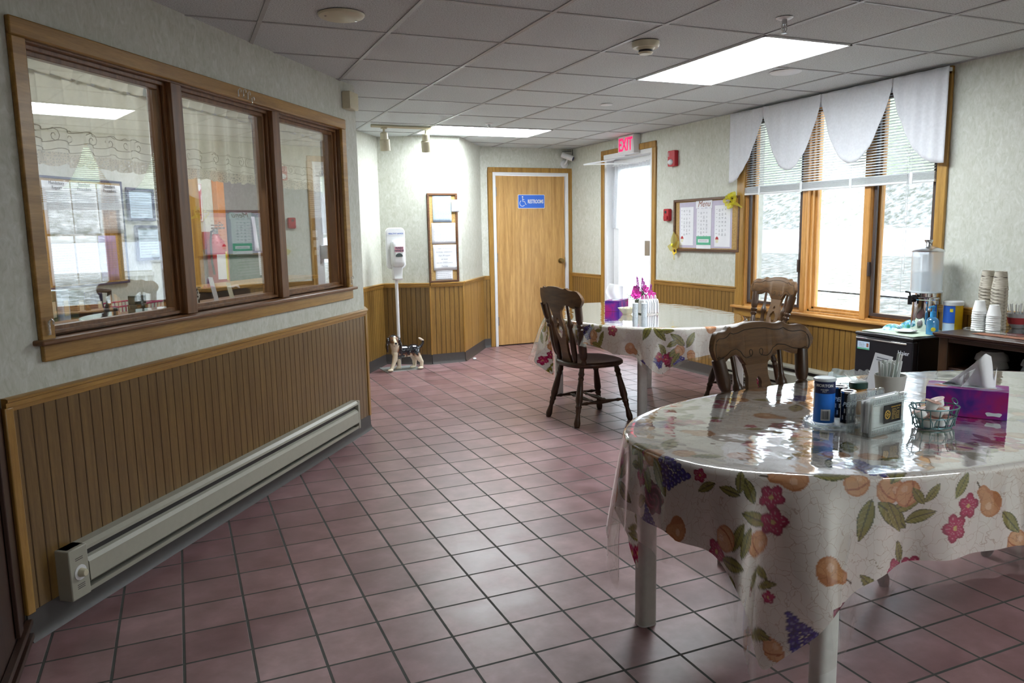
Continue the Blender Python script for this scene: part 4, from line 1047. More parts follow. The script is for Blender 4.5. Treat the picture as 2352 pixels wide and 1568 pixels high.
# ------------------------------------------------------------------ printed tablecloths
def paint_print(U, V, seed, rep=.52):
    """colour of the fruit and flower print at flat cloth coordinates"""
    r = np.random.default_rng(seed)
    C = np.empty((len(U), 3)); C[:] = (.84, .79, .76)
    base = C.copy()
    def put(cx, cy, rad, rot, fn):
        m = np.nonzero((np.abs(U-cx) < rad*1.3) & (np.abs(V-cy) < rad*1.3))[0]
        if len(m) == 0: return
        x = U[m]-cx; y = V[m]-cy; c, s = math.cos(rot), math.sin(rot)
        fn(m, (x*c+y*s)/rad, (-x*s+y*c)/rad)
    def setc(m, mask, col, a=1.0):
        col = tuple(max(0, c)**1.45 for c in col)
        if np.isscalar(a): a = np.full(len(m), a)
        k = m[mask]; aa = a[mask][:, None]
        C[k] = C[k]*(1-aa) + np.array(col)*aa
    def pear(m, x, y):
        d1 = np.hypot(x*1.0, y+.30) - .52; d2 = np.hypot(x, y-.42) - .24
        k = .35; h = np.clip(.5+.5*(d2-d1)/k, 0, 1); d = d2*(1-h)+d1*h - k*h*(1-h)
        setc(m, d < 0, (.66, .36, .19)); setc(m, d < -.08, (.74, .45, .26)); setc(m, (d < -.05) & (x > .18), (.58, .27, .14), .6)
        setc(m, np.hypot(x+.14, y+.28) < .15, (.88, .66, .50), .8); setc(m, (np.abs(x-.04*(y-.6)*3) < .035) & (y > .62) & (y < .92), (.16, .10, .05))
    def peach(m, x, y):
        d = np.hypot(x, y) - .62
        setc(m, d < 0, (.68, .38, .20)); setc(m, d < -.09, (.80, .52, .32)); setc(m, (np.abs(x-.25+.5*y*y) < .04) & (d < -.05), (.55, .25, .12))
        setc(m, np.hypot(x+.2, y-.2) < .16, (.90, .70, .52), .7)
    def flower(m, x, y):
        a = np.arctan2(y, x); rr = np.hypot(x, y); R = .55 + .26*np.abs(np.cos(2.5*a)) ; ins = rr < R
        setc(m, ins, (.46, .035, .15)); setc(m, ins & (rr < R*.8), (.60, .07, .22))
        setc(m, ins & (np.abs(np.sin(7.5*a)) < .25) & (rr > .2) & (rr < R*.75), (.80, .55, .60), .75)
        setc(m, rr < .14, (.78, .62, .35))
    def rose(m, x, y):
        a = np.arctan2(y, x); rr = np.hypot(x, y); R = .74 + .07*np.cos(7*a)
        setc(m, rr < R, (.26, .02, .10)); w = np.sin(rr*17 + 2.5*a)
        setc(m, (rr < R*.95) & (w > .2), (.44, .04, .16))
        setc(m, (rr < R*.9) & (w > .85), (.66, .30, .40), .6)
    def leaf(m, x, y):
        t = (y+.9)/1.8; w = .42*np.sin(np.pi*np.clip(t, 0, 1))**.8 * (1-.25*t); ins = (np.abs(x) < w) & (t > 0) & (t < 1)
        setc(m, ins, (.17, .17, .04)); setc(m, ins & (np.abs(x) < w*.82), (.38, .36, .11))
        setc(m, ins & (np.abs(np.sin((y-np.abs(x)*.9)*13)) < .28) & (x > 0), (.58, .54, .28), .7); setc(m, ins & (np.abs(x) < .035), (.16, .15, .05))
    def berries(m, x, y, col=(.07, .05, .28), hi=(.42, .42, .74)):
        rr_ = np.random.default_rng(5); pts = []
        for row in range(7):
            n = max(1, 6-abs(row-1)); 
            for k in range(n): pts.append(((k-(n-1)/2)*.22 + rr_.uniform(-.03, .03), .62-row*.2 + rr_.uniform(-.03, .03)))
        for px, py in pts:
            d = np.hypot(x-px, y-py)
            setc(m, d < .125, col); setc(m, d < .095, tuple(c*1.7 for c in col)); setc(m, np.hypot(x-px+.03, y-py-.03) < .042, hi, .9)
    def twig(m, x, y):
        setc(m, (np.abs(x-.25*np.sin(y*4)) < .04) & (np.abs(y) < .85), (.40, .30, .18), .8)
    # one repeat, then tiled half drop with jitter
    motif = [(-.02, .02, .050, .3, peach), (.045, -.045, .045, 1.3, peach), (-.085, -.02, .055, 2.0, leaf), (.0, .09, .060, .4, leaf), (.08, .05, .055, -.9, leaf), (-.05, .085, .045, 1.4, leaf), (-.055, -.085, .068, .2, berries), (.075, -.10, .045, .9, leaf),
             (.24, .10, .062, .5, pear), (.17, -.17, .058, -2.4, pear), (.28, -.10, .042, 0, flower), (.235, -.155, .038, .8, flower), (.26, -.215, .036, 2.6, leaf),
             (.30, .22, .055, .3, rose), (.225, .25, .058, 1.9, berries), (.36, .26, .052, -1.2, leaf), (.27, .31, .045, .4, leaf),
             (.0, .27, .040, 0, flower), (.055, .235, .036, .9, flower), (.02, .20, .034, 3.0, leaf), (-.02, -.26, .030, .3, leaf), (.02, -.27, .030, -1.0, leaf), (.11, .17, .026, .6, twig), (.42, .02, .030, 1.0, leaf), (.44, .05, .022, .2, flower), (.42, -.21, .050, 2.9, peach), (.46, -.15, .045, .4, leaf), (.38, -.14, .042, 1.8, leaf)]
    for i in range(-4, 5):
        for j in range(-4, 5):
            ox = i*rep*.86 + r.uniform(-.01, .01); oy = j*rep + (i % 2)*rep*.5; rot = (i*37+j*53) % 2 * PI + r.uniform(-.3, .3)
            for mx, my, rad, ro, fn in motif:
                c, s = math.cos(rot), math.sin(rot); x_ = mx-.18; y_ = my
                put(ox + x_*c - y_*s, oy + x_*s + y_*c, rad*1.22, ro+rot, fn)
    return C
def superell(a, b, n, t):
    c, s = math.cos(t), math.sin(t)
    return (a*abs(c)**(2/n)*(1 if c >= 0 else -1), b*abs(s)**(2/n)*(1 if s >= 0 else -1))
def drape(name, a, b, n, ztop, A, B, mat, step, seed, out=0.0, fold=1.0, paint=False, parent=None, flare=1.0, phase=0, crot=0, cp=11, ridge=0):
    """cloth of half sizes A x B lying on an oval top of half sizes a x b, hanging down past its edge"""
    K = 4000; P = np.array([superell(a, b, n, 2*PI*i/K) for i in range(K)])
    P = np.vstack([P, P[:1]]); seg = np.hypot(*np.diff(P, axis=0).T); tang = np.arctan2(np.diff(P[:, 1]), np.diff(P[:, 0])); dt = np.abs(np.diff(np.unwrap(np.append(tang, tang[0]+2*PI))))
    wgt = seg + .22*dt; cum = np.insert(np.cumsum(wgt), 0, 0); N = int(cum[-1]/step)
    s = np.linspace(0, cum[-1], N, endpoint=False); ex = np.interp(s, cum, P[:, 0]); ey = np.interp(s, cum, P[:, 1])
    g = np.gradient
    tx = (np.roll(ex, -1)-np.roll(ex, 1)); ty = (np.roll(ey, -1)-np.roll(ey, 1)); L = np.hypot(tx, ty); nx = ty/L; ny = -tx/L
    cc, ss = math.cos(crot), math.sin(crot)
    lo = np.zeros(N); hi = np.full(N, 1.5)
    for _ in range(26):
        md = (lo+hi)/2; qx = ex+nx*md; qy = ey+ny*md; ux = qx*cc+qy*ss; uy = -qx*ss+qy*cc
        ins = (np.abs(ux)/A)**cp + (np.abs(uy)/B)**cp < 1; lo = np.where(ins, md, lo); hi = np.where(ins, hi, md)
    D = np.maximum(lo, .03); m0 = np.percentile(D, 30); ex_ = np.clip(D-m0, 0, None); D = np.where(D > m0, m0 + ex_*(ex_/max(ex_.max(), 1e-6))**1.1, D)
    arc = np.insert(np.cumsum(np.hypot(np.diff(ex), np.diff(ey))), 0, 0)
    ang = np.unwrap(np.arctan2(ny, nx))
    corner = np.clip((D - min(A-a, B-b))/.28, 0, 1)
    ph = phase
    w = np.sin(arc*23+ph)*.5 + np.sin(arc*37+1.7*ph+1)*.35 + np.sin(arc*8.3+ph*.6)*.35
    wc = np.sin(ang*15 + ph) 
    Mx = int(D.max()/step)+2
    Mx = max(12, Mx)
    rim = .014
    q = np.linspace(0, 1, Mx)[None, :]; dist = D[:, None]*q
    hang = np.maximum(0, dist - rim*1.57)
    th = np.clip(dist/rim, 0, PI/2); off = rim*np.sin(th); dz = rim*(1-np.cos(th)) + hang*.985
    grow = np.clip(hang/.30, 0, 1.3)**.9
    f = (grow*(w[:, None]*.030 + corner[:, None]*wc[:, None]*.05)*fold + grow*(.016+.03*corner[:, None])*flare)
    off = off + f + out
    if ridge: off = off + grow*.034*(np.abs(np.sin(arc*11+ph))**14 + .8*np.abs(np.sin(arc*7.3+2+ph))**18)[:, None]
    side = grow*corner[:, None]*.02*np.cos(ang*13+ph)[:, None]
    X = ex[:, None] + nx[:, None]*off + (-ny)[:, None]*side; Y = ey[:, None] + ny[:, None]*off + nx[:, None]*side; Z = ztop + out*.6 - dz
    Z = np.maximum(Z, .02)
    Us = ex[:, None] + nx[:, None]*dist; Vs = ey[:, None] + ny[:, None]*dist
    # top, polar rings
    R = int(b/step) if paint else int(b/step); R = max(R, 10)
    k = np.linspace(0, 1, R, endpoint=False)[None, :]; k[:, 0] = .001
    Xt = ex[:, None]*k; Yt = ey[:, None]*k; Zt = np.full_like(Xt, ztop+out*.6)
    V_ = np.concatenate([np.concatenate([Xt, X], 1)[..., None], np.concatenate([Yt, Y], 1)[..., None], np.concatenate([Zt, Z], 1)[..., None]], 2)
    UV = np.concatenate([np.concatenate([Xt, Us], 1)[..., None], np.concatenate([Yt, Vs], 1)[..., None]], 2)
    nr = V_.shape[1]; co = V_.reshape(-1, 3); uv = UV.reshape(-1, 2)
    i = np.arange(N)[:, None]; j = np.arange(nr-1)[None, :]; i2 = (i+1) % N
    F = np.stack([i*nr+j, i*nr+j+1, i2*nr+j+1, i2*nr+j], -1).reshape(-1, 4)
    me = bpy.data.meshes.new(name); me.vertices.add(len(co)); me.vertices.foreach_set('co', co.ravel())
    me.loops.add(F.size); me.loops.foreach_set('vertex_index', F.ravel().astype(np.int32))
    me.polygons.add(len(F)); me.polygons.foreach_set('loop_start', np.arange(0, F.size, 4, dtype=np.int32)); me.polygons.foreach_set('loop_total', np.full(len(F), 4, dtype=np.int32))
    me.update(calc_edges=True); me.validate()
    me.polygons.foreach_set('use_smooth', [True]*len(me.polygons))
    ul = me.uv_layers.new(name='UVMap'); ul.data.foreach_set('uv', uv[F.ravel()].ravel())
    if paint:
        C = paint_print(uv[:, 0], uv[:, 1], seed)
        at = me.color_attributes.new('print', 'FLOAT_COLOR', 'POINT'); at.data.foreach_set('color', np.hstack([C, np.ones((len(C), 1))]).astype(np.float32).ravel())
    me.materials.append(mat)
    o = bpy.data.objects.new(name, me); COL.objects.link(o)
    if parent: o.parent = parent
    return o
def m_cloth():
    t = NT('fruit and flower printed cloth'); t.set(Roughness=.75)
    t.b.inputs['Specular IOR Level'].default_value = .2
    a = t.node('ShaderNodeAttribute', _attribute_name='print')
    v = t.node('ShaderNodeTexVoronoi', _feature='DISTANCE_TO_EDGE', Scale=34.0); 
    n = t.node('ShaderNodeTexNoise', Scale=14.0, Detail=3.0); t.L(t.tc.outputs['UV'], n.inputs['Vector'])
    md = t.n.new('ShaderNodeMix'); md.data_type = 'RGBA'; md.inputs[0].default_value = .08; t.L(t.tc.outputs['UV'], md.inputs[6]); t.L(n.outputs['Color'], md.inputs[7]); t.L(md.outputs[2], v.inputs['Vector'])
    r = t.ramp(v.outputs['Distance'], [(0, (.62, .50, .45)), (.016, (.80, .73, .68)), (.028, (1, 1, 1))])
    c = t.mix(.8, a.outputs['Color'], r.outputs['Color'], 'MULTIPLY'); t.L(c, t.b.inputs['Base Color'])
    # light passes a little through the cloth
    tl = t.node('ShaderNodeBsdfTranslucent'); t.L(c, tl.inputs['Color']); mx = t.node('ShaderNodeMixShader', Fac=.22)
    t.L(t.b.outputs[0], mx.inputs[1]); t.L(tl.outputs[0], mx.inputs[2]); t.L(mx.outputs[0], t.out.inputs['Surface'])
    return t.m
M['print'] = m_cloth()
def table(label, loc, rz, a, b, n, legs, lr=.034):
    t = thing('dining_table', label, 'table', loc, rz)
    pts = [superell(a, b, n, 2*PI*i/96) for i in range(96)]
    obj('tabletop', MB().prism(pts, .705, .738, 'z'), M['tabletop'], t, bevel=.004)
    pts2 = [superell(a-.12, b-.10, n, 2*PI*i/64) for i in range(64)]
    ap = MB(); m = len(pts2); vs = [(x, y, z) for z in (.64, .705) for x, y in pts2]; ap.add(vs, [(i, (i+1) % m, m+(i+1) % m, m+i) for i in range(m)])
    obj('apron', ap, M['table_leg'], t, solid=.018, fix=False)
    for x, y in legs:
        l = MB(); l.prism([(x+px, y+py) for px, py in rrect(lr*2, lr*1.7, lr*.6)], .0, .70, 'z'); lg = obj('leg', l, M['table_leg'], t, angle=50)
        obj('foot_cap', MB().prism([(x+px*1.02, y+py*1.02) for px, py in rrect(lr*2, lr*1.7, lr*.6)], 0.0, .006, 'z'), M['white_plastic'], lg)
    return t
CR = math.radians(1.5)
NT_C = (1.885, -2.055); NT_A, NT_B, NT_N = 1.085, .545, 2.35
nearT = table('white oval dining table in the foreground under the floral cloth', (NT_C[0], NT_C[1], 0), 0, NT_A-.01, NT_B-.01, NT_N, [(-.887, .33), (-.75, -.345), (.84, .33), (.84, -.335)])
o = drape('tablecloth', NT_A, NT_B, NT_N, .742, NT_A+.225, NT_B+.225, M['print'], .0042, 3, paint=True, phase=1.2, crot=CR, flare=.3, cp=40); o.location = (NT_C[0], NT_C[1], 0)
tag(o, 'fruit and flower print tablecloth draped over the foreground table', 'tablecloth')
o = drape('vinyl_table_cover', NT_A, NT_B, NT_N, .7435, NT_A+.295, NT_B+.285, M['vinyl'], .009, 3, out=.004, phase=1.2, crot=CR, flare=.75, fold=1.05, ridge=1, cp=40); o.location = (NT_C[0], NT_C[1], 0)
tag(o, 'clear vinyl cover draped over the floral cloth of the foreground table', 'table cover')
FT_C = (2.79, 1.09); FT_R = math.radians(-7)
farT = table('white oval dining table by the exit door under the floral cloth', (FT_C[0], FT_C[1], 0), FT_R, .65, .93, 2.2, [(-.40, .72), (.42, .70), (-.16, -.38), (.42, -.70)])
o = drape('tablecloth', .655, .935, 2.2, .742, .655+.19, .935+.17, M['print'], .006, 11, paint=True, phase=2.6, crot=math.radians(16), flare=.4); o.location = (FT_C[0], FT_C[1], 0); o.rotation_euler.z = FT_R
tag(o, 'fruit and flower print tablecloth draped over the table by the exit door', 'tablecloth')
o = drape('vinyl_table_cover', .655, .935, 2.2, .7435, .655+.21, .935+.19, M['vinyl'], .012, 3, out=.004, phase=2.6, crot=math.radians(16), flare=.8, fold=1.05, ridge=1); o.location = (FT_C[0], FT_C[1], 0); o.rotation_euler.z = FT_R
tag(o, 'clear vinyl cover draped over the floral cloth of the table by the exit door', 'table cover')
TZ = .7465

# ------------------------------------------------------------------ chairs
SPN = [(0, .50), (.05, .62), (.08, .48), (.11, .75), (.15, .92), (.28, 1.0), (.40, .88), (.52, .62), (.57, .50), (.60, .78), (.62, .80), (.64, .55), (.67, .84), (.69, .84), (.71, .60), (.75, .80), (.80, .88), (1, .86)]
SPI = [(0, .45), (.06, .60), (.18, .96), (.34, 1.0), (.50, .72), (.60, .55), (.63, .88), (.66, 1.0), (.70, .90), (.73, .60), (.80, .46), (1, .42)]
LEG = [(0, .72), (.08, .78), (.12, 1.0), (.16, .72), (.2, .95), (.23, .75), (.4, 1.02), (.56, 1.12), (.62, .80), (.66, 1.05), (.69, .78), (.73, .82), (.78, .62), (.84, .78), (.93, 1.02), (.985, .82), (1, .70)]
STR = [(0, .5), (.1, .6), (.16, .9), (.2, .6), (.25, .62), (.4, 1.0), (.5, 1.08), (.6, 1.0), (.75, .62), (.8, .6), (.84, .9), (.9, .6), (1, .5)]
def scale(prof, r): return [(t, k*r) for t, k in prof]
XT = [(0, 0), (.2, -.002), (.37, -.012), (.47, -.013), (.53, -.006), (.58, -.014), (.62, -.021), (.70, -.024), (.82, -.022), (.88, -.028), (.93, -.040), (.97, -.058), (1.0, -.085)]
XB = [(0, -.175), (.23, -.173), (.27, -.158), (.33, -.136), (.42, -.124), (.53, -.128), (.687, -.145), (.8, -.149), (.88, -.140), (.93, -.128), (.97, -.112), (1.0, -.085)]
def interp(tab, x):
    for (a, va), (b, vb) in zip(tab[:-1], tab[1:]):
        if x <= b:
            u = (x-a)/(b-a); u = u*u*(3-2*u)*.5 + u*.5; return va + (vb-va)*u
    return tab[-1][1]
HW = .282; CZ = .992
def crest_y(x): return -.285 + .055*(x/HW)**2
def rake(z): return 0
def make_chair(label):
    c = thing('windsor_chair', label, 'chair')
    # seat: shield shape with rounded edge
    pts = []
    for i in range(48):
        t = 2*PI*i/48; x, y = superell(.225, .225, 2.7, t); x *= (1 + .06*(y/.22)); pts.append((x, y+.01))
    sb = MB(); rings = [(.93, .412), (1.0, .424), (1.0, .440), (.965, .450), (.85, .447), (.5, .438), (.02, .436)]
    vs = [(x*k, .01+(y-.01)*k, z) for k, z in rings for x, y in pts]; fs = []
    for r in range(len(rings)-1):
        for i in range(48): fs.append((r*48+i, r*48+(i+1) % 48, (r+1)*48+(i+1) % 48, (r+1)*48+i))
    fs.append(tuple(range(47, -1, -1))); fs.append(tuple(range((len(rings)-1)*48, len(rings)*48))); sb.add(vs, fs)
    obj('seat', sb, M['dark_wood'], c, angle=60)
    feet = {}
    for sx in (-1, 1):
        for sy in (-1, 1):
            top = Vector((sx*.135, .01+sy*.145, .418)); bot = Vector((sx*.20, .01+sy*.232, .0)); feet[(sx, sy)] = (top, bot)
            obj('leg', MB().lathe(top, bot, scale(LEG, .0235), 14), M['dark_wood'], c)
    def at(k, t): a, b = feet[k]; return a.lerp(b, t)
    for sx in (-1, 1): obj('stretcher', MB().lathe(at((sx, -1), .62), at((sx, 1), .62), scale(STR, .015), 12), M['dark_wood'], c)
    for q in (.36, .64):
        a = at((-1, -1), .62).lerp(at((-1, 1), .62), q); b = at((1, -1), .62).lerp(at((1, 1), .62), q)
        obj('stretcher', MB().lathe(a, b, scale(STR, .014), 12), M['dark_wood'], c)
    # crest rail
    n = 72; th = .024; vs = []; fs = []
    for i in range(n+1):
        x = -HW + 2*HW*i/n; u = abs(x)/HW; zt = interp(XT, u); zb = interp(XB, u)
        if zt - zb < .012: m_ = (zt+zb)/2; zt, zb = m_+.006, m_-.006
        y = crest_y(x)
        for z, dy in ((zb, 0), (zb+.005, .004), (zt-.005, .004), (zt, 0)):
            yy = y - (z)*.14
            vs.append((x, yy + th/2 + (0 if dy else -.004), CZ + z))
        for z, dy in ((zt, 0), (zb, 0)):
            yy = y - (z)*.14; vs.append((x, yy - th/2, CZ + z))
    for i in range(n):
        for k in range(6): fs.append((i*6+k, (i+1)*6+k, (i+1)*6+(k+1) % 6, i*6+(k+1) % 6))
    fs.append(tuple(range(6))); fs.append(tuple(range(n*6+5, n*6-1, -1)))
    cr = obj('crest_rail', MB().add(vs, fs), M['chair_flat'], c, angle=50)
    cv = MB()
    def cp(x, z): return (x, crest_y(x) - z*.14 + th/2 + .0002, CZ + z)
    line = []
    for i in range(50):
        x = -HW*.90 + HW*1.8*i/49; line.append(cp(x, interp(XT, abs(x)/HW) - .026))
    cv.tube(line, .0016, 5)
    for s in (-1, 1):
        l2 = [cp(s*HW*(.90+.035*math.sin(t)), -.066 - .028 + .030*math.cos(t) + .0) for t in np.linspace(0, PI, 12)]
        l2 += [cp(s*HW*u, interp(XB, u) + .024) for u in np.linspace(.86, .30, 22)]
        l2 += [cp(s*HW*(.30-.11*k/6), interp(XB, .30) + .022 - .018*math.sin(k/6*PI/2)) for k in range(1, 7)]
        l2 += [cp(s*(.038 - .001*t - (.020-.0015*t)*math.sin(t*.55)) , -.128 + (.021-.0012*t)*(1-math.cos(t*.55)) - .012) for t in range(0, 12)]
        cv.tube(l2, .0016, 5)
    obj('carved_line', cv, M['carve'], cr)
    # splat
    SP = [(0, .066), (.05, .060), (.12, .056), (.25, .066), (.36, .072), (.47, .066), (.62, .050), (.8, .044), (.9, .050), (1, .058)]
    HO = [(.13, 0), (.16, .011), (.20, .015), (.24, .009), (.27, .014), (.31, .032), (.37, .037), (.43, .030), (.50, .014), (.54, 0)]
    zt, zb = CZ-.172, .440; rows = sorted(set([i/40 for i in range(41)] + [t for t, _ in HO]))
    def sy(t): return (crest_y(0) + .172*.14)*(1-t) + (-.165)*t
    vs = []; fs = []
    for t in rows:
        w = interp(SP, t); h = interp(HO, t) if HO[0][0] <= t <= HO[-1][0] else 0
        z = zt + (zb-zt)*t; y = sy(t)
        for d_ in (-.009, .009):
            for x in (-w, -h, h, w): vs.append((x, y+d_, z))
    for i in range(len(rows)-1):
        a = i*8; b = a+8
        for f0, f1 in ((0, 1), (2, 3)):
            fs.append((a+f0, a+f1, b+f1, b+f0)); fs.append((a+4+f0, b+4+f0, b+4+f1, a+4+f1))
        mid = (rows[i]+rows[i+1])/2
        solidmid = not (HO[0][0] < mid < HO[-1][0])
        if solidmid: fs.append((a+1, a+2, b+2, b+1)); fs.append((a+5, b+5, b+6, a+6))
        else: fs.append((a+1, b+1, b+5, a+5)); fs.append((a+2, a+6, b+6, b+2))
        fs.append((a, b, b+4, a+4)); fs.append((a+3, a+7, b+7, b+3))
    obj('splat', MB().add(vs, fs), M['chair_flat'], c, angle=40)
    for sx in (-1, 1):
        obj('back_post', MB().lathe((sx*.165, -.135, .435), (sx*.236, crest_y(.236)+.018, CZ-.13), scale(SPN, .031), 16), M['dark_wood'], c)
        obj('spindle', MB().lathe((sx*.105, -.165, .438), (sx*.135, crest_y(.135)+.015, CZ-.12), scale(SPI, .022), 14), M['dark_wood'], c)
    return c
M['carve'] = plain('incised line', (.012, .006, .004), .6)
ch = make_chair('dark turned wood chair standing left of the table by the exit door, seen from behind')
ch.location = (2.275, .985, 0); ch.rotation_euler.z = -PI/2 + .07
c2 = dup(ch, (1.768, -1.655, 0), (0, 0, PI + .087), 'dark carved wood chair tucked behind the foreground table, blue salt box before it')
c3 = dup(ch, (3.585, .80, 0), (0, 0, PI/2 - .12), 'dark turned wood chair right of the far table, its back against the big window')
c4 = dup(ch, (2.84, -2.05, 0), (0, 0, PI/2 + .05), 'wooden chair at the right end of the foreground table, only its feet visible')

# ------------------------------------------------------------------ sanitizer stand and dog figurine
ss = thing('sanitizer_stand', 'white hand sanitizer dispenser on a pole stand in the nook', 'sanitizer dispenser', (1.585, 3.69, 0))
obj('base_plate', MB().prism([(x+.012, y+.03) for x, y in rrect(.37, .28, .012)], 0, .005, 'z'), plain('satin steel plate', (.52, .57, .57), .35, .5), ss)
obj('pole', MB().cyl((0, 0, .005), (0, 0, 1.05), .017, seg=20), M['white_paint'], ss)
hd = empty('dispenser_head', (0, 0, 0)); hd.parent = ss
bp = obj('back_board', MB().prism([(x, z+1.232) for x, z in rrect(.196, .41, .045, 8)], -.032, .006), M['white_plastic'], ss, bevel=.008)
bd = MB(); 
def disp(u, v):
    pts_ = rrect(.128, .262, .04, 6); n_ = len(pts_); k = int(round(u*n_)) % n_; x, z = pts_[k]
    sc_ = (1, 1, .94, .80, .5, .0)[int(round(v*5))]; yy_ = (-.03, -.085, -.105, -.115, -.12, -.122)[int(round(v*5))]
    return (x*sc_ + .006, yy_ - .004*math.sin(z*9)*0, 1.178 + z*sc_)
bd.surf(disp, len(rrect(.128, .262, .04, 6)), 6, cu=True)
bo = obj('dispenser_body', bd, M['white_plastic'], ss, angle=50, fix=True)
obj('pink_label', MB().box(-.038, .052, -.1235, -.1215, 1.198, 1.25), plain('pink label', (.72, .35, .45), .6), bo)
text('lettering', 'WASH\nHANDS!', .026, M['ink_dark'], bo, (.007, -.1245, 1.224), off=.0008)
obj('level_window', MB().prism([(.006 + .036*math.cos(a), 1.155 + .032*math.sin(a)*(1 if math.sin(a) > 0 else .15)) for a in np.linspace(0, 2*PI, 25)[:-1]], -.1245, -.12), plain('smoked window', (.06, .08, .08), .2), bo)
text('lettering', 'HEALTHY HANDS', .019, M['ink_blue'], bp, (0, -.041, 1.378), off=.0006)
text('lettering', 'START HERE', .014, M['white_plastic'], bp, (0, -.041, 1.355))
ch_ = MB().add([(-.048, -.07, 1.06), (.052, -.07, 1.06), (.046, -.075, .93), (-.040, -.075, .93), (-.048, .01, 1.06), (.052, .01, 1.06), (.046, .01, .93), (-.040, .01, .93)], [(0, 1, 5, 4), (3, 7, 6, 2), (0, 4, 7, 3), (1, 2, 6, 5), (4, 5, 6, 7), (0, 3, 2, 1)])
obj('drip_chute', ch_, M['white_plastic'], ss, bevel=.006); obj('drip_tray', MB().lathe((.003, -.035, .918), (.003, -.035, .933), [(0, .045), (1, .056)], 24), M['white_plastic'], ss)
bpy.data.objects.remove(hd)

def remeshed(name, mb, voxel, smooth_it, colour, mat, parent):
    me = mesh_of(name, mb, mat, fix=False); o = bpy.data.objects.new(name, me); COL.objects.link(o)
    m = o.modifiers.new('r', 'REMESH'); m.mode = 'VOXEL'; m.voxel_size = voxel; m.use_smooth_shade = True
    s_ = o.modifiers.new('s', 'SMOOTH'); s_.factor = .6; s_.iterations = smooth_it
    bpy.context.view_layer.update(); dg = bpy.context.evaluated_depsgraph_get()
    m2 = bpy.data.meshes.new_from_object(o.evaluated_get(dg)); bpy.data.objects.remove(o)
    m2.name = name; m2.materials.clear(); m2.materials.append(mat)
    n = len(m2.vertices); co = np.empty(n*3); m2.vertices.foreach_get('co', co); co = co.reshape(-1, 3)
    at = m2.color_attributes.new('glaze', 'FLOAT_COLOR', 'POINT'); at.data.foreach_set('color', np.hstack([colour(co), np.ones((n, 1))]).astype(np.float32).ravel())
    m2.polygons.foreach_set('use_smooth', [True]*len(m2.polygons))
    r = bpy.data.objects.new(name, m2); COL.objects.link(r); r.parent = parent; return r
t = NT('glazed ceramic'); t.set(Roughness=.12, Coat__Weight=.6, Coat__Roughness=.05); a = t.node('ShaderNodeAttribute', _attribute_name='glaze'); t.L(a.outputs['Color'], t.b.inputs['Base Color']); M['glaze'] = t.m
dg_ = thing('dog_figurine', 'glazed ceramic black, tan and white puppy figurine on the sanitizer stand base', 'figurine', (1.635, 3.635, .005))
D_ = MB()
D_.ell((-.02, .005, .188), (.105, .062, .064)); D_.ell((.085, 0, .195), (.075, .058, .060)); D_.ell((-.085, -.005, .185), (.062, .060, .075)); D_.ell((.03, 0, .172), (.10, .052, .046))
D_.lathe((-.085, -.005, .20), (-.125, -.03, .29), [(0, .060), (.5, .052), (1, .046)], 16)
D_.ell((-.130, -.035, .315), (.058, .056, .056)); D_.lathe((-.130, -.06, .300), (-.128, -.118, .283), [(0, .040), (.6, .031), (1, .024)], 16); D_.ell((-.128, -.105, .283), (.028, .026, .023)); D_.ell((-.128, -.098, .262), (.022, .022, .012))
for s in (-1, 1):
    D_.ell((-.130 + s*.058, -.035, .30), (.020, .030, .045)); D_.ell((-.130 + s*.070, -.045, .255), (.016, .028, .048)); D_.ell((-.130+s*.068, -.046, .222), (.014, .024, .03))
D_.ell((.10 , -.01, .17), (.05, .055, .062))
for pts in ([(-.105, -.035, .165, .036), (-.135, -.045, .085, .022), (-.160, -.055, .03, .018), (-.168, -.060, .014, .018)],
            [(-.075, .035, .16, .034), (-.060, .045, .08, .021), (-.058, .045, .02, .018)],
            [(.110, -.035, .15, .042), (.135, -.045, .10, .028), (.155, -.050, .075, .020), (.150, -.052, .02, .018)],
            [(.085, .035, .15, .040), (.105, .045, .09, .026), (.105, .045, .02, .018)]):
    for (x, y, z, r), (x2, y2, z2, r2) in zip(pts[:-1], pts[1:]): D_.lathe((x, y, z), (x2, y2, z2), [(0, r), (1, r2)], 14)
    for (x, y, z, r) in pts: D_.ell((x, y, z), (r, r, r))
for x, y in ((-.178, -.066), (-.070, .038), (.138, -.058), (.085, .040)): D_.ell((x, y, .014), (.032, .023, .0145))
D_.tube([(.145, 0, .215), (.17, 0, .232), (.19, 0, .262), (.188, 0, .285), (.160, 0, .305), (.142, 0, .315)], .012, 10, radii=[.018, .015, .013, .013, .012, .007])
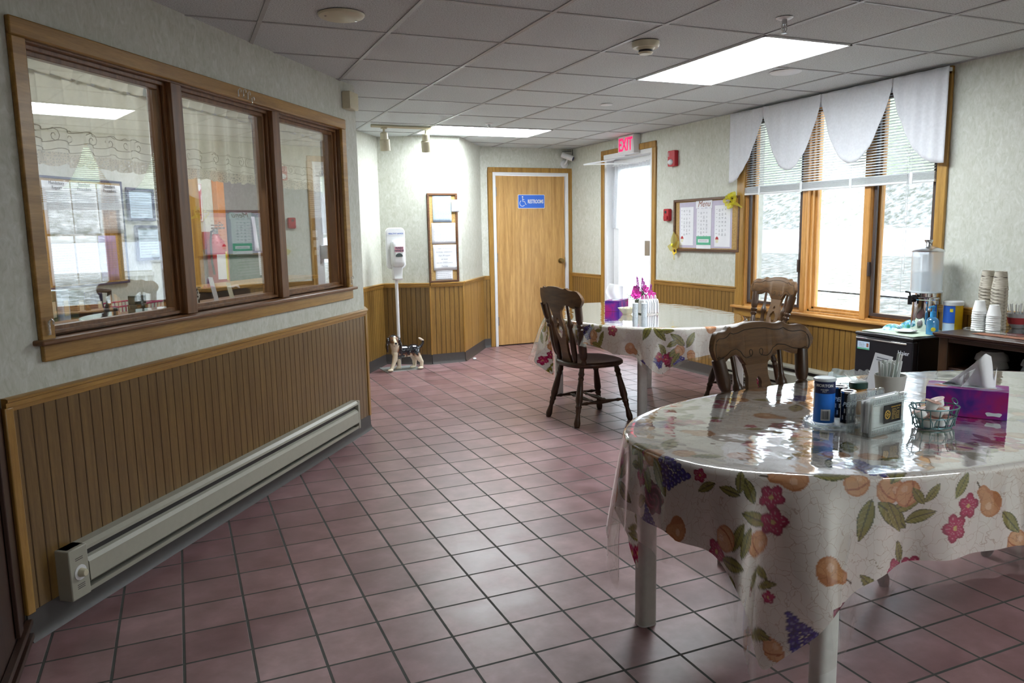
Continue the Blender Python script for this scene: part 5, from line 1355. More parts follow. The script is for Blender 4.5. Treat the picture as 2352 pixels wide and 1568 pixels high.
def dogcol(co):
    x, y, z = co.T; C = np.empty((len(co), 3)); C[:] = (.74, .66, .50)
    n = .012*np.sin(x*90+y*60)+.008*np.sin(x*170+z*120)
    def sm(e, w): return np.clip(.5 + e/w, 0, 1)[:, None]
    body = (z - (.168 + .10*np.clip(x+.03, -.1, .09) + n) + .35*np.clip(x+.075, -.2, 0)*-1)
    blk = np.array([.012, .012, .016]); tan = np.array([.30, .13, .05])
    isb = (x > -.10) & (z < .255)
    m = (sm(z-.145-n*.8, .03) * sm(x+.105-.5*(z-.2), .02)); C = np.where(isb[:, None], C*(1-m) + tan*m, C)
    m = (sm(z-.160-n, .018) * sm(x+.088-.5*(z-.2), .016)); C = np.where(isb[:, None], C*(1-m) + blk*m, C)
    sh = ((x < -.02) & (x > -.105) & (z < .16) & (z > .075)); C[sh & (z > .11+n[...]) & (x > -.10)] = blk; 
    hd = (z > .255) | (x < -.09) & (z > .235)
    hx = x + .130; u = np.abs(hx)
    m = sm(u - .012 - np.clip(.30-z, 0, .05)*.5, .012)*sm(y*-1*0 + z - .285, .02); C = np.where(hd[:, None] & (y < .2)[:, None], C*(1-m)+tan*m*.55+blk*m*.45, C)
    m = np.maximum(sm(u-.040, .012), np.maximum(sm(z-.350, .014), sm(y+.030, .02))) ; C = np.where(((z > .26) & (x < -.05))[:, None], C*(1-m)+blk*m, C)
    ear = (u > .05) & (z > .185) & (x < -.05) & (y < .01) & (np.hypot((u-.066), 0) < .03); C[ear] = (.018, .012, .012)
    neck = (x > -.10) & (x < -.05) & (z > .22) & (z < .30) & (y > -.05); C[neck] = blk
    tail = (x > .125) & (z > .225); C[tail] = blk; C[(x > .12) & (z > .284)] = (.72, .62, .52)
    return C
remeshed('body', D_, .0032, 4, dogcol, M['glaze'], dg_)
obj('nose', MB().ell((-.128, -.1275, .291), (.013, .009, .010)), M['black'], dg_)
for s in (-1, 1):
    ey = obj('eye', MB().ell((-.130+s*.024, -.0865, .318), (.0065, .005, .007)), M['black'], dg_)
obj('mouth', MB().tube([(-.145, -.1165, .262), (-.136, -.124, .270), (-.128, -.1265, .272), (-.120, -.124, .270), (-.111, -.1165, .262)], .0015, 5), M['ink_dark'], dg_)
o = tag(obj('door_stop', MB().ell((0, 0, .012), (.02, .02, .013)), M['white_plastic'], loc=(2.47, 3.86, 0)), 'small round white object on the floor at the slanted wall', 'door stop')

# ------------------------------------------------------------------ fridge and counter cabinet
fr = thing('mini_fridge', 'small black refrigerator under the right end of the window', 'refrigerator', (3.55, -.48, 0), PHI_R)
obj('cabinet_body', MB().box(-.21, .21, .05, .46, .03, .70), M['fridge_black'], fr, bevel=.004)
dr_ = obj('door', MB().box(-.212, .212, 0, .046, .035, .685), M['fridge_black'], fr, bevel=.008)
obj('handle', MB().box(-.205, .17, -.004, .02, .662, .672), M['chrome'], dr_, bevel=.002)
text('lettering', 'Haier', .036, M['lid_white'], dr_, (.15, -.001, .61))
obj('top_trim', MB().box(-.214, .214, -.004, .462, .686, .706), M['black'], fr, bevel=.005)
for x in (-.18, .18):
    for y in (.06, .42): obj('foot', MB().cyl((x, y, 0), (x, y, .03), .015), M['black_matte'], fr)
def atop(x, y, z=.706): return (x, y, z)
c = thing('fridge_magnet', 'white business card magnet on the black fridge door', 'magnet', (3.5485, -.335, .622), PHI_R)
obj('card', MB().box(-.046, .046, -.0015, 0, -.025, .025), M['paper_blue'], c); obj('printed_text', lines_mb(.08, .04, 4, y=-.002, x1=.1), M['ink'], c, smooth=False); obj('stripe', MB().box(-.046, .046, -.0022, -.0015, -.025, -.015), M['green_paper'], c)
obj('portrait', MB().box(.024, .04, -.0022, -.0015, -.008, .016), M['brown_print'], c)
tw = thing('fridge_towel', 'pale green towel spread over the fridge top', 'towel', (3.79, -.47, .706), PHI_R)
obj('cloth', MB().surf(lambda u, v: (-.19+.38*u, -.20+.42*v, .003+.0015*math.sin(u*20)*math.sin(v*17)), 24, 20), M['mat_green'], tw, solid=.003, fix=False)
def packet(label, x, y, z, w, d, h, mat, rz):
    c = thing('wipes_packet', label, 'packet', (x, y, z), rz)
    def fn(u, v):
        k = (math.sin(PI*u)*math.sin(PI*v))**.35; return (-w/2+w*u, -d/2+d*v, h*k + .004*math.sin(u*23+v*9)*k)
    def fb(u, v): return (-w/2+w*u, -d/2+d*v, 0)
    obj('wrapper', MB().surf(fn, 26, 16).surf(fb, 2, 2), mat, c, fix=False)
t = NT('blue printed packet'); t.set(Roughness=.25); n = t.node('ShaderNodeTexNoise', Scale=26.0, Detail=2.0); t.L(t.tc.outputs['Object'], n.inputs['Vector'])
r = t.ramp(n.outputs['Fac'], [(.40, (.05, .30, .20)), (.47, (.10, .38, .62)), (.55, (.55, .72, .85)), (.68, (.30, .55, .78))]); t.L(r.outputs['Color'], t.b.inputs['Base Color']); M['packet'] = t.m
packet('crumpled blue and green packet on the back of the fridge top', 3.80, -.33, .711, .16, .10, .028, M['packet'], .5)
packet('crumpled pale blue packet on the fridge top against the dispenser', 3.975, -.33, .711, .13, .08, .045, M['packet'], -.2)
c = thing('small_plate', 'shiny little plate on the fridge top before the dispenser', 'plate', (3.72, -.50, .711)); 
obj('plate', MB().lathe((0, 0, 0), (0, 0, .014), [(0, .03), (.2, .035), (.7, .062), (1, .066), (.9, .060), (.3, .03)], 32), M['metal'], c)
wd = thing('water_dispenser', 'tall acrylic and steel water dispenser on the fridge top', 'water dispenser', (3.91, -.475, .7105))
obj('steel_base', MB().lathe((0, 0, 0), (0, 0, .245), [(0, .076), (.02, .078), (.80, .074), (.82, .078), (.86, .078), (.88, .06), (1, .062)], 40), M['chrome'], wd)
tank = MB().lathe((0, 0, .245), (0, 0, .50), [(0, .04), (.004, .092), (1, .092)], 44, cap=False); obj('tank', tank, M['water_tank'], wd, fix=False)
obj('tank_ring', MB().lathe((0, 0, .241), (0, 0, .252), [(0, .088), (.2, .094), (1, .094)], 44), M['lid_white'], wd)
wt = MB().lathe((0, 0, .253), (0, 0, .375), [(0, .088), (1, .088)], 40); obj('water', wt, M['water'], wd, fix=False)
obj('ice_core', MB().lathe((0, 0, .253), (0, 0, .48), [(0, .03), (1, .03)], 24), M['water_tank'], wd, fix=False)
obj('lid', MB().lathe((0, 0, .498), (0, 0, .535), [(0, .094), (.12, .095), (.3, .088), (.7, .055), (1, .02)], 40), M['metal'], wd)
obj('lid_knob', MB().lathe((0, 0, .535), (0, 0, .572), [(0, .018), (.3, .012), (.7, .022), (1, .026)], 20), M['metal'], wd)
tp = MB().tube([(-.055, .03, .205), (-.115, .02, .205)], .013, 10); tp.cyl((-.115, .02, .225), (-.115, .02, .17), .013); tp.tube([(-.115, .02, .225), (-.12, .02, .245), (-.155, .02, .252)], .006, 6); tp.cyl((-.062, .028, .205), (-.078, .026, .205), .024)
obj('tap', tp, M['black'], wd)
c = thing('soap_bottle', 'clear pump bottle of blue liquid soap on the fridge top', 'soap bottle', (3.78, -.635, .7105))
obj('bottle', MB().lathe((0, 0, 0), (0, 0, .108), [(0, .028), (.03, .034), (.78, .034), (.92, .026), (1, .015)], 24, sx=1.1), M['blue_soap'], c, fix=False)
obj('pump', MB().cyl((0, 0, .108), (0, 0, .14), .016).cyl((0, 0, .14), (0, 0, .165), .006).tube([(.012, .002, .168), (0, 0, .172), (-.04, -.004, .168)], .007, 8), plain('blue pump', (.05, .35, .72), .35), c)
obj('label', MB().cyl((-.026, -.0265, .035), (-.0275, -.028, .035), .013), M['yellow_label'], c)
c = thing('wipes_tub', 'amber tub with blue label and white lid behind the soap bottle', 'tub', (4.015, -.59, .7105))
obj('tub', MB().lathe((0, 0, 0), (0, 0, .165), [(0, .054), (.02, .056), (1, .056)], 32), M['orange_liquid'], c)
obj('lid', MB().lathe((0, 0, .165), (0, 0, .192), [(0, .060), (.8, .060), (1, .052)], 32), M['white_plastic'], c)
obj('blue_label', MB().surf(lambda u, v: (.0575*math.cos(2.6+1.40*u), .0575*math.sin(2.6+1.40*u), .055+.108*v), 14, 3), M['sign_blue'], c, fix=False)
obj('white_label', MB().surf(lambda u, v: (.0575*math.cos(2.6+1.40*u), .0575*math.sin(2.6+1.40*u), .0+.053*v), 14, 3), M['paper_blue'], c, fix=False)
obj('yellow_patch', MB().surf(lambda u, v: (.0585*math.cos(3.5+.3*u), .0585*math.sin(3.5+.3*u), .125+.02*v), 4, 2), M['yellow_label'], c, fix=False)

cb = thing('counter_cabinet', 'dark wood serving cabinet with open shelf right of the fridge', 'cabinet', (3.53, -.885, 0), PHI_R)
CW = 1.30
obj('countertop', MB().prism([(-.045, .772), (.0, .772), (.53, .772), (.53, .742), (.0, .742), (-.022, .742), (-.03, .752), (-.045, .758)], -.02, CW, 'x'), M['dark_wood_x'], cb, bevel=.003)
obj('side_panel', MB().box(0, .028, .0, .53, 0, .742), M['dark_wood'], cb, bevel=.002); obj('side_panel', MB().box(CW-.03, CW-.002, 0, .53, 0, .742), M['dark_wood'], cb, bevel=.002)
obj('face_stile', MB().box(0, .055, -.014, .004, .06, .742), M['dark_wood'], cb, bevel=.003)
obj('apron_rail', MB().box(.055, CW, -.010, .008, .718, .742), M['dark_wood_x'], cb, bevel=.003)
obj('shelf', MB().box(.028, CW-.03, .0, .52, .555, .575), M['dark_wood_x'], cb, bevel=.002)
obj('back_panel', MB().box(.02, CW-.02, .515, .53, .06, .742), M['black_matte'], cb)
obj('drawer_front', MB().box(.06, CW-.03, -.012, .01, .30, .548), M['dark_wood_x'], cb, bevel=.004)
obj('cabinet_door', MB().box(.06, .62, -.012, .01, .06, .29), M['dark_wood_x'], cb, bevel=.004); obj('cabinet_door', MB().box(.63, CW-.03, -.012, .01, .06, .29), M['dark_wood_x'], cb, bevel=.004)
def cab(x, y, z): v = cb.matrix_basis @ Vector((0, 0, 0)); return (3.53 + y, -.885 - x, z)
CT = .773
c = thing('table_runner', 'red and tan woven runner along the cabinet top', 'table runner', cab(.0, .0, CT), PHI_R)
obj('cloth', MB().surf(lambda u, v: (.14+1.1*u, .06+.34*v, .001+.0006*math.sin(u*60)), 60, 6), M['runner'], c, solid=.0016, fix=False)
c = thing('paper_sheet', 'cream sheet of paper at the left end of the cabinet top', 'paper', cab(.10, .27, CT+.0005), PHI_R+.2); obj('sheet', MB().box(-.07, .07, -.09, .09, 0, .001), M['paper_yellow'], c)
c = thing('serving_tray', 'clear plastic tray under the cup stacks on the cabinet', 'tray', cab(.20, .28, CT+.003), PHI_R)
obj('tray', MB().prism(rrect(.37, .30, .05), 0, .004, 'z').tube([(x, y, .009) for x, y in rrect(.37, .30, .05)], .004, 6, True), M['clear'], c, fix=False)
def stack(kind, x, y, n, pitch, r0, r1, h, mat, label, grp, z0=CT+.0085):
    base = None
    for i in range(n):
        pos = 'topmost' if i == n-1 else ('bottom' if i == 0 else ['second', 'third', 'fourth', 'fifth', 'sixth', 'seventh', 'eighth', 'ninth', 'tenth', 'eleventh', 'twelfth', 'thirteenth', 'fourteenth', 'fifteenth', 'sixteenth'][i-1] + ' from the bottom')
        lb = '%s, %s of its stack' % (label, pos)
        loc = (x + random.uniform(-.0012, .0012), y + random.uniform(-.0012, .0012), z0 + i*pitch)
        if base is None:
            base = thing(kind, lb, 'cup', loc, 0, grp)
            obj('cup', MB().lathe((0, 0, 0), (0, 0, h), [(0, r0*1.03), (.05, r0*1.03), (.07, r0), (1, r1), (1, r1*.92), (.97, r1*.90), (.97, .001)], 28, cap=False), mat, base)
        else: dup(base, loc, None, lb, grp)
t = NT('birch print paper'); t.set(Roughness=.6); mp_ = t.mapping((18, 18, 90)); n = t.node('ShaderNodeTexNoise', Scale=1.3, Detail=2.0); t.L(mp_.outputs[0], n.inputs['Vector'])
r = t.ramp(n.outputs['Fac'], [(.36, (.08, .06, .05)), (.42, (.42, .38, .30)), (.7, (.56, .52, .44))]); t.L(r.outputs['Color'], t.b.inputs['Base Color']); M['birch'] = t.m
stack('paper_cup', 3.868, -.905, 13, .0185, .042, .030, .105, M['birch'], 'birch patterned paper cup in the left tall stack', 'paper cups in the left tall stack')
stack('paper_cup', 3.838, -1.0, 13, .0185, .042, .030, .105, M['birch'], 'birch patterned paper cup in the right tall stack', 'paper cups in the right tall stack')
stack('foam_cup', 3.755, -.945, 9, .0125, .036, .024, .062, M['foam'], 'white foam cup in the left short stack', 'foam cups in the left short stack')
stack('foam_cup', 3.765, -1.025, 8, .0115, .036, .024, .062, M['foam'], 'white foam cup in the right short stack', 'foam cups in the right short stack')
c = thing('soup_mug', 'big grey and red mug of white stirrers on the cabinet', 'mug', (3.965, -1.035, CT+.0085), 0)
mg = MB().lathe((0, 0, 0), (0, 0, .085), [(0, .03), (.3, .048), (.75, .056), (1, .058), (1, .053), (.75, .051), (.35, .043), (.1, .02)], 32, cap=False); mg.lathe((0, 0, 0), (0, 0, .004), [(0, .03), (1, .033)], 28)
obj('body', mg, plain('grey stoneware', (.45, .45, .47), .3), c); obj('red_band', MB().lathe((0, 0, .025), (0, 0, .062), [(0, .0490), (1, .0578)], 32, cap=False), M['red_print'], c, fix=False)
obj('handle', MB().tube([(-.02, -.052, .065), (-.03, -.085, .06), (-.032, -.09, .035), (-.02, -.05, .02)], .007, 8), plain('grey stoneware handle', (.45, .45, .47), .3), c)
base = None
for i in range(16):
    a = i*2.4; rr = .010 + .026*math.sqrt(i/16); x = 3.965 + rr*math.cos(a); y = -1.035 + rr*math.sin(a)
    lb = 'thin white coffee stirrer standing in the grey and red mug'
    if base is None:
        base = thing('coffee_stirrer', lb, 'stirrer', (x, y, CT+.022), 0, 'white stirrers in the grey and red mug'); obj('stick', MB().cyl((0, 0, 0), (0, 0, .125), .0022, seg=6), M['white_plastic'], base)
    else: b2 = dup(base, (x, y, CT+.022)); b2.rotation_euler = (.18*math.sin(a)*-1, .18*math.cos(a), 0)
# things on the cabinet shelf
for i, (x, y, r, h, n_) in enumerate(((.17, .20, .085, .05, 2), (.42, .22, .085, .05, 2))):
    for k in range(n_):
        c = thing('serving_bowl', ['lower', 'upper'][k] + ' white bowl of the ' + ['left', 'right'][i] + ' pair on the cabinet shelf', 'bowl', cab(x, y, .576+k*.042), 0, 'white bowls on the cabinet shelf')
        obj('bowl', MB().lathe((0, 0, 0), (0, 0, h), [(0, r), (.1, r), (.6, r*.9), (.85, r*.7), (1, r*.62)], 30), M['foam'] if i == 0 else M['lid_white'], c)
packet('blue wrapped packet lying on the cabinet shelf', *cab(.64, .17, .576), .20, .14, .035, M['navy'], PHI_R)
# trash bin
c = thing('trash_bin', 'small teal waste bin lined with a clear bag left of the fridge', 'waste bin', (3.72, -.08, 0))
obj('bin', MB().lathe((0, 0, 0), (0, 0, .34), [(0, .095), (1, .12), (1, .115), (.02, .09)], 32, cap=False).cyl((0, 0, 0), (0, 0, .004), .095, seg=32), plain('teal bin', (.14, .34, .30), .4), c)
obj('liner_bag', MB().surf(lambda u, v: ((.122+.012*math.sin(u*2*PI*9+v*5)*v + (.012 if v > .3 else 0) - .03*max(0, v-.7))*math.cos(2*PI*u), (.122+.012*math.sin(u*2*PI*9+v*5)*v+(.012 if v > .3 else 0) - .03*max(0, v-.7))*math.sin(2*PI*u), .26+.13*v+.008*math.sin(u*2*PI*5)*v), 90, 10, cu=True), M['bag'], c, fix=False)

# ------------------------------------------------------------------ on the foreground table
def at_t(name, label, cat, x, y, rz=0, group=None, z=TZ): return thing(name, label, cat, (x, y, z), rz, group)
c = at_t('glass_tray', 'oval clear glass tray under the salt and pepper', 'tray', 1.505, -2.06, .15)
obj('tray', MB().prism([(.11*math.cos(a), .085*math.sin(a)) for a in np.linspace(0, 2*PI, 49)[:-1]], 0, .003, 'z').tube([((.11+.004*math.sin(24*a))*math.cos(a), (.085+.004*math.sin(24*a))*math.sin(a), .007) for a in np.linspace(0, 2*PI, 97)[:-1]], .004, 6, True), M['crystal'], c, fix=False)
ZT = TZ + .0045
c = at_t('salt_canister', 'tall blue round salt canister with white lid on the foreground table', 'canister', 1.467, -2.045, 0, z=ZT)
obj('blue_wrap', MB().cyl((0, 0, .0), (0, 0, .096), .0325, seg=40), M['blue_salt'], c); obj('navy_band', MB().cyl((0, 0, .096), (0, 0, .135), .0326, seg=40), M['navy'], c)
obj('lid', MB().lathe((0, 0, .135), (0, 0, .145), [(0, .034), (.2, .0355), (.8, .0355), (1, .031), (.9, .026), (.9, .001)], 40), M['lid_white'], c)
ca = math.atan2(-3.879+2.045, -.4295-1.467)
def wrap(me_name, body, size, mat, parent, z, ang, R, **kw):
    me = text_mesh(body, size, **kw); me.materials.clear(); me.materials.append(mat)
    for v in me.vertices:
        x, y, zz = v.co; a = ang + x/R; v.co = ((R+.0006+zz)*math.cos(a), (R+.0006+zz)*math.sin(a), z+y)
    o = bpy.data.objects.new(me_name, me); COL.objects.link(o); o.parent = parent; return o
wrap('lettering', 'MORTON', .0125, M['white_plastic'], c, .122, ca, .0326, off=.0004)
wrap('lettering', 'IODIZED\nSALT', .006, M['white_plastic'], c, .106, ca, .0326)
bc = MB()
def onc(a0, a1, z0, z1, R): 
    n = max(2, int((a1-a0)/.12)+2); bc.surf(lambda u, v: (R*math.cos(a0+(a1-a0)*u), R*math.sin(a0+(a1-a0)*u), z0+(z1-z0)*v), n, 2)
onc(ca-.28, ca+.62, .008, .045, .0330); obj('barcode_patch', bc, M['white_plastic'], c, fix=False); bc = MB()
for i in range(22):
    a = ca-.18+i*.032; onc(a, a+random.choice((.008, .018)), .013, .040, .0333)
obj('barcode_bars', bc, M['ink_dark'], c, fix=False)
bc = MB(); onc(ca-1.5, ca-1.05, .045, .125, .0331); obj('nutrition_label', bc, M['paper'], c, fix=False)
for i, (x, y, lb) in enumerate(((1.522, -2.092, 'black round pepper tin, the nearer of the two beside the salt'), (1.556, -2.022, 'black round pepper tin, the farther of the two beside the salt'))):
    c = at_t('pepper_tin', lb, 'pepper tin', x, y, 0, 'black pepper tins', z=ZT)
    obj('tin', MB().cyl((0, 0, 0), (0, 0, .098), .0235, seg=32), M['black'], c); obj('rim', MB().lathe((0, 0, .098), (0, 0, .104), [(0, .0245), (.5, .025), (1, .0235), (1, .017), (.5, .016), (.5, .001)], 32), M['chrome'], c)
    a2 = math.atan2(-3.879-y, -.4295-x)
    w_ = wrap('lettering', 'PEPPER', .019, M['lid_white'], c, .062, a2+.5, .0236, off=.0004, shear=.3)
    bc = MB()
    for k in range(7): a_ = a2 - .8 + k*.27; z_ = .012 + .022*(k % 2) ; onc(a_, a_+.2, z_, z_+.014, .0241)
    obj('printed_pattern', bc, M['cup_grey'], c, fix=False)
c = at_t('spice_jar', 'short jar with a dark green lid behind the napkin rack', 'jar', 1.665, -2.0)
obj('jar', MB().lathe((0, 0, 0), (0, 0, .09), [(0, .026), (.05, .029), (.85, .029), (1, .024)], 28), plain('amber jar', (.35, .17, .04), .2), c); obj('lid', MB().lathe((0, 0, .088), (0, 0, .108), [(0, .030), (.9, .030), (1, .027)], 32), M['green_dark'], c)
# napkin rack
c = at_t('napkin_rack', 'clear acrylic napkin rack with a black and gold plaque on the foreground table', 'napkin holder', 1.525, -2.20, .16)
for yy, hh in ((-.038, .122), (.038, .122)):
    pl = MB().prism([(x, z+hh/2) for x, z in rrect(.19, hh, .012)], yy-.0025, yy+.0025)
    pn = obj('side_plate', pl, M['clear'], c, smooth=False)
    rb = MB()
    for i in range(34): x = -.085 + i*.17/33; rb.box(x-.0011, x+.0011, yy-.0034, yy-.0025, hh-.022, hh-.006); rb.box(x-.0011, x+.0011, yy-.0034, yy-.0025, .006, .022)
    for z_ in (.028, hh-.026): rb.box(-.085, .085, yy-.0034, yy-.0025, z_-.001, z_+.001)
    obj('ribs', rb, M['crystal'], pn, smooth=False)
obj('bottom_plate', MB().box(-.095, .095, -.04, .04, 0, .004), M['clear'], c)
pq = obj('plaque', MB().box(-.030, .062, -.0425, -.0410, .035, .092), M['black'], c, bevel=.0005)
g = MB(); g.tube([(-.013+.0125*math.cos(a), -.0432, .062+.0125*math.sin(a)) for a in np.linspace(0, 2*PI, 25)[:-1]], .0016, 5, True); g.tube([(-.013+.004*math.cos(a), -.0432, .062+.004*math.sin(a)) for a in np.linspace(0, 2*PI, 13)[:-1]], .0012, 5, True)
for k in range(6): a = k*PI/3; g.tube([(-.013+.004*math.cos(a), -.0432, .062+.004*math.sin(a)), (-.013+.0125*math.cos(a), -.0432, .062+.0125*math.sin(a))], .0009, 4)
obj('gear_emblem', g, M['gold_ink'], pq)
text('lettering', 'THE FOUR-WAY TEST', .0052, M['gold_ink'], pq, (.030, -.0430, .083))
obj('printed_text', lines_mb(.048, .04, 8, y=-.0431, th=.0011).xf(Matrix.Translation((.030, 0, .062))), M['gold_ink'], pq, smooth=False)
base = None
for i in range(9):
    lb = ['first', 'second', 'third', 'fourth', 'middle', 'sixth', 'seventh', 'eighth', 'last'][i] + ' from the front of nine white napkins in the clear rack'
    y = -.030 + i*.0072
    def fn(u, v, i=i): 
        bow = .006*math.sin(PI*u)*math.sin(i*1.3); return (-.07 + .165*u + (.045 if i > 5 else 0) + .010*math.sin(i*1.9)*v, y + bow*.4 + .002*math.sin(v*3+i), .006 + .098*v)
    n_ = at_t('paper_napkin', lb, 'napkin', 1.525, -2.20, .16, 'white napkins in the clear rack'); obj('sheet', MB().surf(fn, 12, 8), M['tissue'], n_, solid=.0022, fix=False)
c = at_t('straw_cup', 'tall grey plastic cup of wrapped straws on the foreground table', 'cup', 1.80, -2.012)
obj('cup', MB().lathe((0, 0, 0), (0, 0, .122), [(0, .036), (.02, .038), (1, .051), (1, .048), (.04, .035), (.04, .001)], 40, cap=False).cyl((0, 0, 0), (0, 0, .003), .036, seg=30), M['cup_grey'], c)
t = NT('striped straw wrapper'); t.set(Roughness=.6); mpn = t.mapping((120, 120, 4)); n = t.node('ShaderNodeTexNoise', Scale=1.0, Detail=0.0); t.L(mpn.outputs[0], n.inputs['Vector']); oi = t.node('ShaderNodeObjectInfo')
r = t.ramp(oi.outputs['Random'], [(0, (.70, .76, .72)), (.5, (.80, .82, .80)), (.84, (.42, .52, .74)), (.88, (.78, .80, .80)), (.96, (.75, .50, .52)), (.98, (.78, .8, .8))]); r.color_ramp.interpolation = 'CONSTANT'; t.L(r.outputs['Color'], t.b.inputs['Base Color']); M['straw'] = t.m
base = None
for i in range(30):
    a = i*2.399; rr = .030*math.sqrt((i+.5)/30); tilt = .20*(rr/.030); x = 1.80 + rr*.75*math.cos(a); y = -2.012 + rr*.75*math.sin(a); L_ = 1.0 if i not in (7, 20) else 1.22
    lb = 'wrapped drinking straw standing in the grey cup'
    if base is None:
        base = at_t('drinking_straw', lb, 'straw', x, y, 0, 'wrapped straws in the grey cup', z=TZ+.006); obj('straw', MB().box(-.0052, .0052, -.0018, .0018, 0, .168), M['straw'], base, bevel=.001); s_ = base
    else: s_ = dup(base, (x, y, TZ+.006))
    s_.rotation_euler = (-tilt*math.sin(a), tilt*math.cos(a), random.uniform(0, 3)); s_.scale = (1, 1, L_*random.uniform(.94, 1.0))
s_['label'] = 'wrapped drinking straw standing in the grey cup'
c = at_t('table_card', 'tall narrow white card leaning behind the straw cup', 'card', 1.85, -1.89, -.55)
obj('sheet', MB().box(-.032, .032, 0, .0012, 0, .175), M['paper'], c, rot=(-.08, .26, 0)); 
obj('printed_text', MB().box(-.022, .02, -.0004, 0, .158, .162).box(-.022, .012, -.0004, 0, .150, .153), M['ink'], c, rot=(-.08, .26, 0), smooth=False)
c = at_t('glass_bowl', 'fluted cut glass bowl behind the straw cup', 'bowl', 2.02, -1.75)
def gb(u, v):
    r = .03 + .072*v**.8; r *= 1 + .045*math.sin(u*2*PI*22)*v; return (r*math.cos(2*PI*u), r*math.sin(2*PI*u), .006 + .052*v**1.3 + .003*math.sin(u*2*PI*22)*v)
obj('bowl', MB().surf(gb, 176, 10, cu=True).cyl((0, 0, 0), (0, 0, .008), .032, seg=24), M['crystal'], c, fix=False)
c = at_t('cookie_bag', 'crumpled clear bag of brown biscuits before the glass bowl', 'bag', 1.80, -1.80)
bgm = MB()
def bagf(u, v): 
    a = 2*PI*u; k = math.sin(PI*v)**.5; r = .055*k*(1+.18*math.sin(a*5+v*7)+.1*math.sin(a*9)); return (r*1.3*math.cos(a), r*math.sin(a), .002+.05*v*(1+.1*math.sin(a*3)))
obj('clear_wrap', bgm.surf(bagf, 60, 12, cu=True), M['crystal'], c, fix=False)
obj('biscuits', MB().lathe((-.02, 0, .004), (-.02, 0, .016), [(0, .026), (.5, .028), (1, .024)], 18).lathe((.025, .005, .004), (.025, .005, .018), [(0, .024), (.5, .026), (1, .022)], 18), plain('biscuit', (.36, .16, .05), .8), c)
# creamer basket
c = at_t('wire_basket', 'teal wire scrollwork basket of creamers on the foreground table', 'basket', 1.722, -2.245, -.12); c.scale = (1.2, 1.2, 1.2)
bw = MB()
def ov(k, z, n=40): return [((.062*k)*math.cos(a), (.046*k)*math.sin(a), z) for a in np.linspace(0, 2*PI, n+1)[:-1]]
bw.tube(ov(1.08, .055), .0018, 6, True); bw.tube(ov(.96, .030), .0014, 6, True); bw.tube(ov(.80, .004), .0018, 6, True); bw.tube([(-.05, 0, .004), (.05, 0, .004)], .0014, 5); bw.tube([(0, -.036, .004), (0, .036, .004)], .0014, 5)
for i in range(16):
    a = 2*PI*i/16; q = lambda k, z, a=a: ((.062*k)*math.cos(a), (.046*k)*math.sin(a), z)
    bw.tube([q(.80, .004), q(.90, .018), q(1.0, .04), q(1.08, .055)], .0013, 5)
for i in range(10):
    a0 = 2*PI*i/10; pts = []
    for t_ in np.linspace(0, PI, 9): a = a0 + .28*math.cos(t_); pts.append((.062*.93*math.cos(a), .046*.93*math.sin(a), .008+.026*math.sin(t_)))
    bw.tube(pts, .0012, 5)
for s in (-1, 1): bw.tube([(s*.067 + s*.008*math.cos(t_)*0 + s*.007*math.sin(t_), .006*math.cos(t_), .064+.007*math.cos(t_)) for t_ in np.linspace(0, 2*PI, 13)[:-1]], .0016, 5, True)
obj('wire_frame', bw, M['wire_teal'], c)
base = None; cr_pos = [(-.028, -.012, .006, 0, 0), (.004, -.016, .006, .0, .1), (.034, -.010, .006, .1, 0), (-.018, .016, .006, 0, 0), (.020, .016, .006, 0, .1), (-.034, .002, .030, .25, -.5), (.0, -.008, .031, .1, .15), (.032, .0, .030, -.15, .3), (.006, .016, .033, .2, 0), (-.020, -.008, .052, -.1, -.25), (.014, -.002, .054, .35, .15)]
for i, (x, y, z, ra, rb) in enumerate(cr_pos):
    w_ = Matrix.Rotation(-.12, 4, 'Z') @ Vector((x*1.2, y*1.2, 0)); crl = ['front left creamer of the bottom layer', 'front middle creamer of the bottom layer', 'front right creamer of the bottom layer', 'back left creamer of the bottom layer', 'back right creamer of the bottom layer', 'left creamer of the middle layer', 'front creamer of the middle layer', 'right creamer of the middle layer', 'back creamer of the middle layer', 'left creamer on top of the pile', 'right creamer on top of the pile'][i]
    loc = (1.722+w_.x, -2.245+w_.y, TZ+z*1.2); lb = crl + ' in the teal wire basket'
    if base is None:
        base = thing('creamer_cup', lb, 'creamer', loc, 0, 'creamers in the teal wire basket')
        obj('cup', MB().lathe((0, 0, 0), (0, 0, .020), [(0, .0115), (.1, .013), (1, .0165)], 20), M['foam'], base)
        obj('foil_lid', MB().lathe((0, 0, .020), (0, 0, .0212), [(0, .0195), (1, .0195)], 20), plain('printed creamer lid', (.62, .35, .27), .4, var=.5, scale=60), base)
        s_ = base
    else: s_ = dup(base, loc, None, lb)
    s_.rotation_euler = (ra, rb, i); s_.scale = (1.2, 1.2, 1.2)
